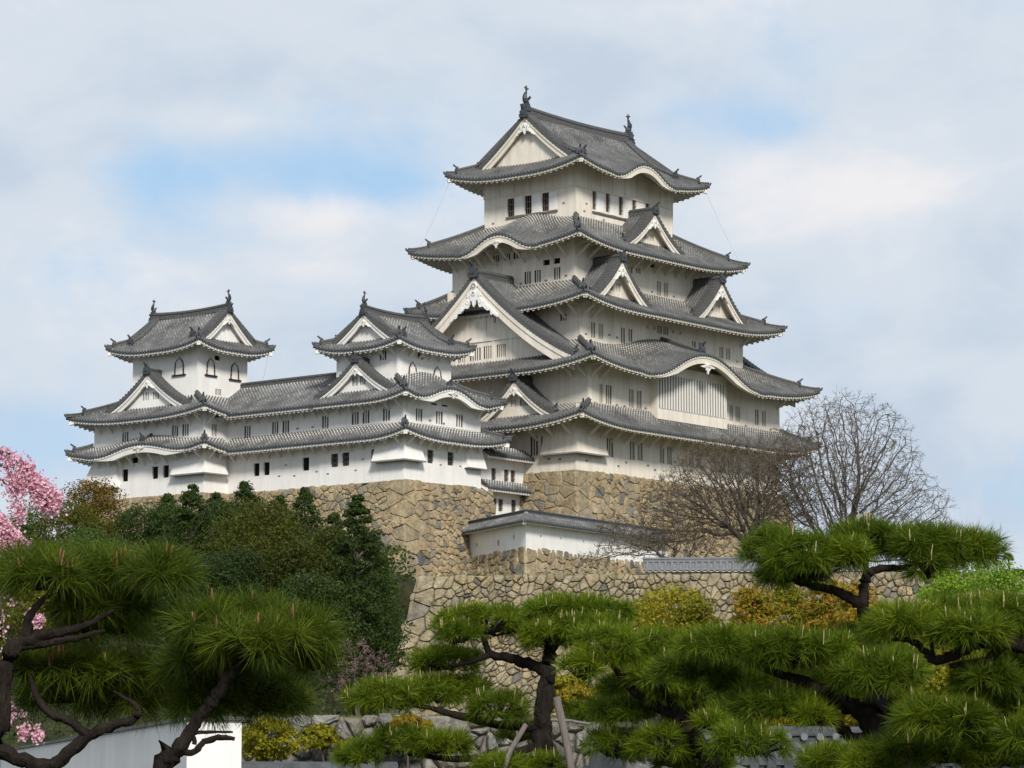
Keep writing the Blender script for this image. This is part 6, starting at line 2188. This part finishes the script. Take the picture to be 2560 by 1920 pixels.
def bare_tree(name, label, base, trunk_pts, lobes, natt, step, infl, kill, bark, budmat, nbud, twig=.34, rtip=.013, budsize=.07, limbs=(), group=None):
    off = base
    t = thing(name, label, 'tree', base, group=group)
    att = []
    for (cx, cy, cz, rx, ry, rz, wgt) in lobes:
        n = int(natt * wgt)
        d = unit(ng.normal(size=(n, 3))) * (ng.random(n) ** (1 / 2.2))[:, None]
        att.append(d * np.array([rx, ry, rz]) + np.array([cx, cy, cz]))
    att = np.concatenate(att)
    pos, par = colonize(base, trunk_pts, att, step, infl, kill)
    n = len(pos)
    kids = [[] for _ in range(n)]
    for i, p in enumerate(par):
        if p >= 0:
            kids[p].append(i)
    rad = np.zeros(n)
    ex = 2.35
    for i in range(n - 1, -1, -1):
        if not kids[i]:
            rad[i] = rtip
        else:
            rad[i] = (sum(rad[k] ** ex for k in kids[i])) ** (1 / ex)
    big, small = MB(), MB()
    # chains
    starts = [(0, None)]
    tips = []
    while starts:
        i, pi = starts.pop()
        chain = [pi, i] if pi is not None else [i]
        while kids[i]:
            ks = sorted(kids[i], key=lambda k: -rad[k])
            for k in ks[1:]:
                starts.append((k, i))
            i = ks[0]
            chain.append(i)
        tips.append((chain[-2] if len(chain) > 1 else chain[-1], chain[-1]))
        if len(chain) < 2:
            continue
        r = [rad[c] for c in chain]
        if pi is not None:
            r[0] = min(r[0], r[1] * 1.15)
        pts = [pos[c] for c in chain]
        (big if max(r) > .06 else small).tube(pts, r, 7 if max(r) > .06 else 3, cap=False)
    tw = []
    for a, b in tips:
        d = unit(pos[b] - pos[a] + 1e-6)
        for _ in range(4):
            e = unit(d + ng.normal(size=3) * .5 + np.array([0, 0, .1]))
            L = twig * (.5 + ng.random())
            m = pos[b] + e * L * .5 + ng.normal(size=3) * .03
            f = m + unit(e + ng.normal(size=3) * .35) * L * .6
            small.tube([pos[b], m, f], [rtip * .8, rtip * .6, rtip * .4], 3, cap=False)
            tw.append((m, f))
    big.build('trunk', bark, t, Vector(off), smooth=True)
    small.build('twigs', bark, t, Vector(off))
    if nbud:
        k = ng.integers(0, len(tw), nbud)
        P = np.array([tw[i][0] + (tw[i][1] - tw[i][0]) * ng.random() for i in k]) + ng.normal(size=(nbud, 3)) * .05
        nrm = unit(ng.normal(size=(nbud, 3)))
        x = unit(np.cross(nrm, ng.normal(size=(nbud, 3))))
        y = np.cross(nrm, x)
        s = budsize * (.5 + ng.random(nbud))[:, None]
        V = np.stack([P - x * s, P - y * s * .6, P + x * s, P + y * s * .6], axis=1).reshape(-1, 3)
        raw_mesh('buds', V, [np.arange(len(V)).reshape(-1, 4)], budmat, t, off=off)
    return t


g1 = 15.0
b = Vector((23.2, 226, g1))
bare_tree('bare_tree', 'large bare grey tree with a fan of branches against the sky at the right', b,
          [b, b + Vector((.1, 0, .9)), b + Vector((.0, 0, 1.8)), b + Vector((.2, 0, 2.7))],
          [(24.0, 226, 24.0, 5.6, 4.5, 5.6, .50), (27.4, 226, 20.6, 4.3, 3.6, 3.6, .26), (21.0, 226, 23.0, 4.4, 4, 4.6, .28), (28.9, 226, 18.6, 3.0, 3, 1.6, .12)], 7000, .30, 3.0, .36, BARK_GREY, OLIVE_BUD, 6500, .50, .016, .050, group='bare spring trees in front of the keep')
b = Vector((17.6, 224, g1))
bare_tree('bare_tree', 'brownish budding tree with dense twigs in front of the keep and its stone base', b,
          [b, b + Vector((-.2, 0, .7)), b + Vector((-.5, 0, 1.4)), b + Vector((-.8, 0, 2.0))],
          [(15.4, 224, 22.4, 4.6, 4, 3.6, .5), (11.6, 224, 20.8, 3.0, 3, 2.7, .16), (18.6, 224, 22.4, 3.4, 3, 3.6, .28), (9.8, 224, 19.0, 2.0, 2, 1.3, .05)], 8000, .27, 2.6, .32, BARK_BROWN, OLIVE_BUD, 15000, .44, .015, .048, group='bare spring trees in front of the keep')
b = Vector((14.6, 222.5, g1))
bare_tree('bare_tree', 'low leaning bare tree stretching a long limb left across the white parapet', b,
          [b, b + Vector((-.7, 0, .8)), b + Vector((-1.5, 0, 1.4)), b + Vector((-2.3, 0, 1.9)), b + Vector((-3.2, 0, 2.15)), b + Vector((-4.1, 0, 2.4))],
          [(8.8, 222.5, 18.1, 3.0, 1.8, .9, .4), (12.3, 222.5, 18.6, 3.0, 2.2, 1.7, .4), (7.2, 222.5, 19.5, 1.4, 1.4, .8, .16), (6.0, 222.5, 17.2, 1.5, 1.2, .5, .1)], 2400, .25, 2.2, .32, BARK_BROWN, OLIVE_BUD, 4500, .34, .013, .048, group='bare spring trees in front of the keep')
b = Vector((-7.4, 150, 1.0))
b.z = float(ground_height(np.array([b.x]), np.array([b.y]))[0])
bare_tree('flowering_shrub', 'thin shrub with faded pink blossom beside the sloping wall foot', b,
          [b, b + Vector((0, 0, 2.5)), b + Vector((.1, 0, 4.6))],
          [(-7.3, 150, 6.3, 1.6, 1.2, 1.5, 1.0)], 500, .2, 3.0, .26, BARK_BROWN, PINKISH, 2200, .22, .008, .045)

# ------------------------------------------------------------------ weeping cherry at the left edge
tr = CHERRY_TWIGS[0][0]
off = (tr[0] - 1.2, tr[1], GROUND)
ch = thing('weeping_cherry', 'weeping cherry in pink blossom hanging in from the left edge', 'tree', off)
limb(ch, 'trunk', [(off[0], off[1], GROUND, .14), (off[0] - .1, off[1], .4, .11), (off[0] + .3, off[1], 2.2, .08), (tr[0], tr[1], tr[2], .045)], off, BARK_BROWN)
for P in CHERRY_TWIGS:
    limb(ch, 'branch', P, off, BARK_BROWN, 6, .08, .0016)
cl = []
for bi, P in enumerate(CHERRY_TWIGS):
    sp = smooth_path(P, 8)
    dens = {0: 48, 1: 48, 2: 20, 3: 75, 4: 70, 5: 50, 6: 7, 7: 6, 8: 5, 9: 4}[bi]
    for k, p in enumerate(sp):
        if k < len(sp) * .25 and bi < 6:
            continue
        tipw = k / len(sp)
        nn = dens if bi < 6 else (dens if tipw < .85 else 34)
        if bi >= 6 and tipw < .85 and rnd.random() < .6:
            continue
        sig = .021 if bi < 6 else .014
        if bi < 6:
            nn = int(nn * rnd.choice((.0, .25, .7, 1.2)))
        hang = np.abs(ng.normal(size=nn)) * (.032 if bi < 6 else .012)
        q = np.array(p[:3]) + ng.normal(size=(nn, 3)) * sig
        q[:, 2] -= hang
        cl.append(q)
F_ = np.concatenate(cl)
n = len(F_)
fn = unit(ng.normal(size=(n, 3)) + np.array([0, -.5, -.1]))
fx = unit(np.cross(fn, ng.normal(size=(n, 3))))
fy = np.cross(fn, fx)
V = []
for k in range(5):
    a = k * 2 * math.pi / 5
    d1 = fx * math.cos(a) + fy * math.sin(a)
    d2 = -fx * math.sin(a) + fy * math.cos(a)
    L, W_ = .0095, .0052
    V.append(np.stack([F_, F_ + d1 * L * .6 - d2 * W_ + fn * .003, F_ + d1 * L + fn * .006, F_ + d1 * L * .6 + d2 * W_ + fn * .003], axis=1))
V = np.concatenate(V).reshape(-1, 3)
raw_mesh('blossom', V, [np.arange(len(V)).reshape(-1, 4)], PINK, ch, off=off)

# ------------------------------------------------------------------ small pine far right
x, y, z0_, z1_ = 18.87, 120.0, 7.9, 9.5
sp = thing('pine_tree', 'small distant pine silhouette above the spring-green maple at the right edge', 'pine tree', (x, y, GROUND))
limb(sp, 'trunk', [(x - .3, y, GROUND, .16), (x - .2, y, 4, .12), (x - .1, y, 7.6, .08), (x + .05, y, 8.6, .05), (x, y, 9.4, .02)], (x, y, GROUND), BARK)
for dx, dz, rx in ((0, 9.35, .22), (.38, 8.75, .35), (-.28, 8.5, .3), (.3, 8.15, .4)):
    pine_pad(sp, (x + dx, y, dz), rx, .13, (x, y, GROUND), .10, 40, .13, .012, .05, PINE_GREEN, CANDLE, .1, .01, .05)

# ------------------------------------------------------------------ low walls in front
lw = thing('stone_wall', 'low pale mossy stone wall near the bottom, grass along its top', 'stone wall', (-6.8, 70, GROUND))
off = Vector((-6.8, 70, GROUND))
stone_face(lw, 'stones', (-6.8, 70, 1.93), (4.5, 70, 1.93), (0, -1, 0), (0, -1, 0), (0, -1, 0), 3.7, .36, rg, STONE_PALE, (False, False), off, .12, .01, bulge=.10, aspect=1.3, top_jit=.06)
mb = MB()
for i in range(2600):
    p = Vector((rg.uniform(-7.5, 4.4), rg.uniform(70.1, 73), 1.9 + rg.uniform(0, .03)))
    h = rg.uniform(.04, .13)
    mb.face([p + Vector((-.025, 0, -.05)), p + Vector((.025, 0, -.05)), p + Vector((rg.uniform(-.05, .05), rg.uniform(-.05, .05), h))])
gr = mb.build('grass', foliage('grass_blades', [(0.2, (0.06, 0.085, 0.02)), (0.8, (0.13, 0.16, 0.04))], .7, .2, .5))
gr['kind'] = 'stuff'
mb = MB()
mb.box(-7.6, 4.5, 70.12, 78, GROUND, 1.90)
struct(mb.build('grass_terrace', GRASSM))

wA = Vector((-4.6, 45, 0))
wdir = Vector((-.25, .97, 0)).normalized()
pts = [tuple((wA + wdir * 34).xy), tuple(wA.xy)]
wl = roofed_wall('plaster_wall', 'near white plaster wall at the lower left behind the pine branches, bright at its end', 'plaster wall', pts, GROUND, 1.20, 1.26, .78, .05, PL_WHITE, TILE, PL_TRIM, .5, rs=.35)
roofed_wall('plaster_wall', 'grey tiled wall crossing the lower right behind the pine trunks', 'plaster wall', [(1.9, 44), (9.5, 46.5)], GROUND, .66, .86, .35, .35, PL_OLD, TILE_W, PL_TRIM, .5, per=.26, dots=True)
roofed_wall('plaster_wall', 'low dark wall with grey tiled coping at the bottom centre', 'plaster wall', [(-5.0, 50), (-1.9, 50.6)], GROUND, .30, .44, .35, .3, PL_OLD, TILE, PL_TRIM, .5, per=.28)
roofed_wall('gate_roof', 'small pale tiled roof with a rounded end tile at the bottom centre right', 'gate', [(1.25, 32.6), (2.6, 35)], GROUND, .20, .42, .6, .35, PL_OLD, TILE_W, PL_TRIM, .4, per=.22, dots=True)
roofed_wall('storehouse', 'distant small grey-roofed storehouse glimpsed under the high pine pad at right', 'storehouse', [(26.3, 224), (27.8, 224.3)], 14.5, 16.1, 16.7, 1.2, .35, PL_OLD, TILE, PL_TRIM, .6)
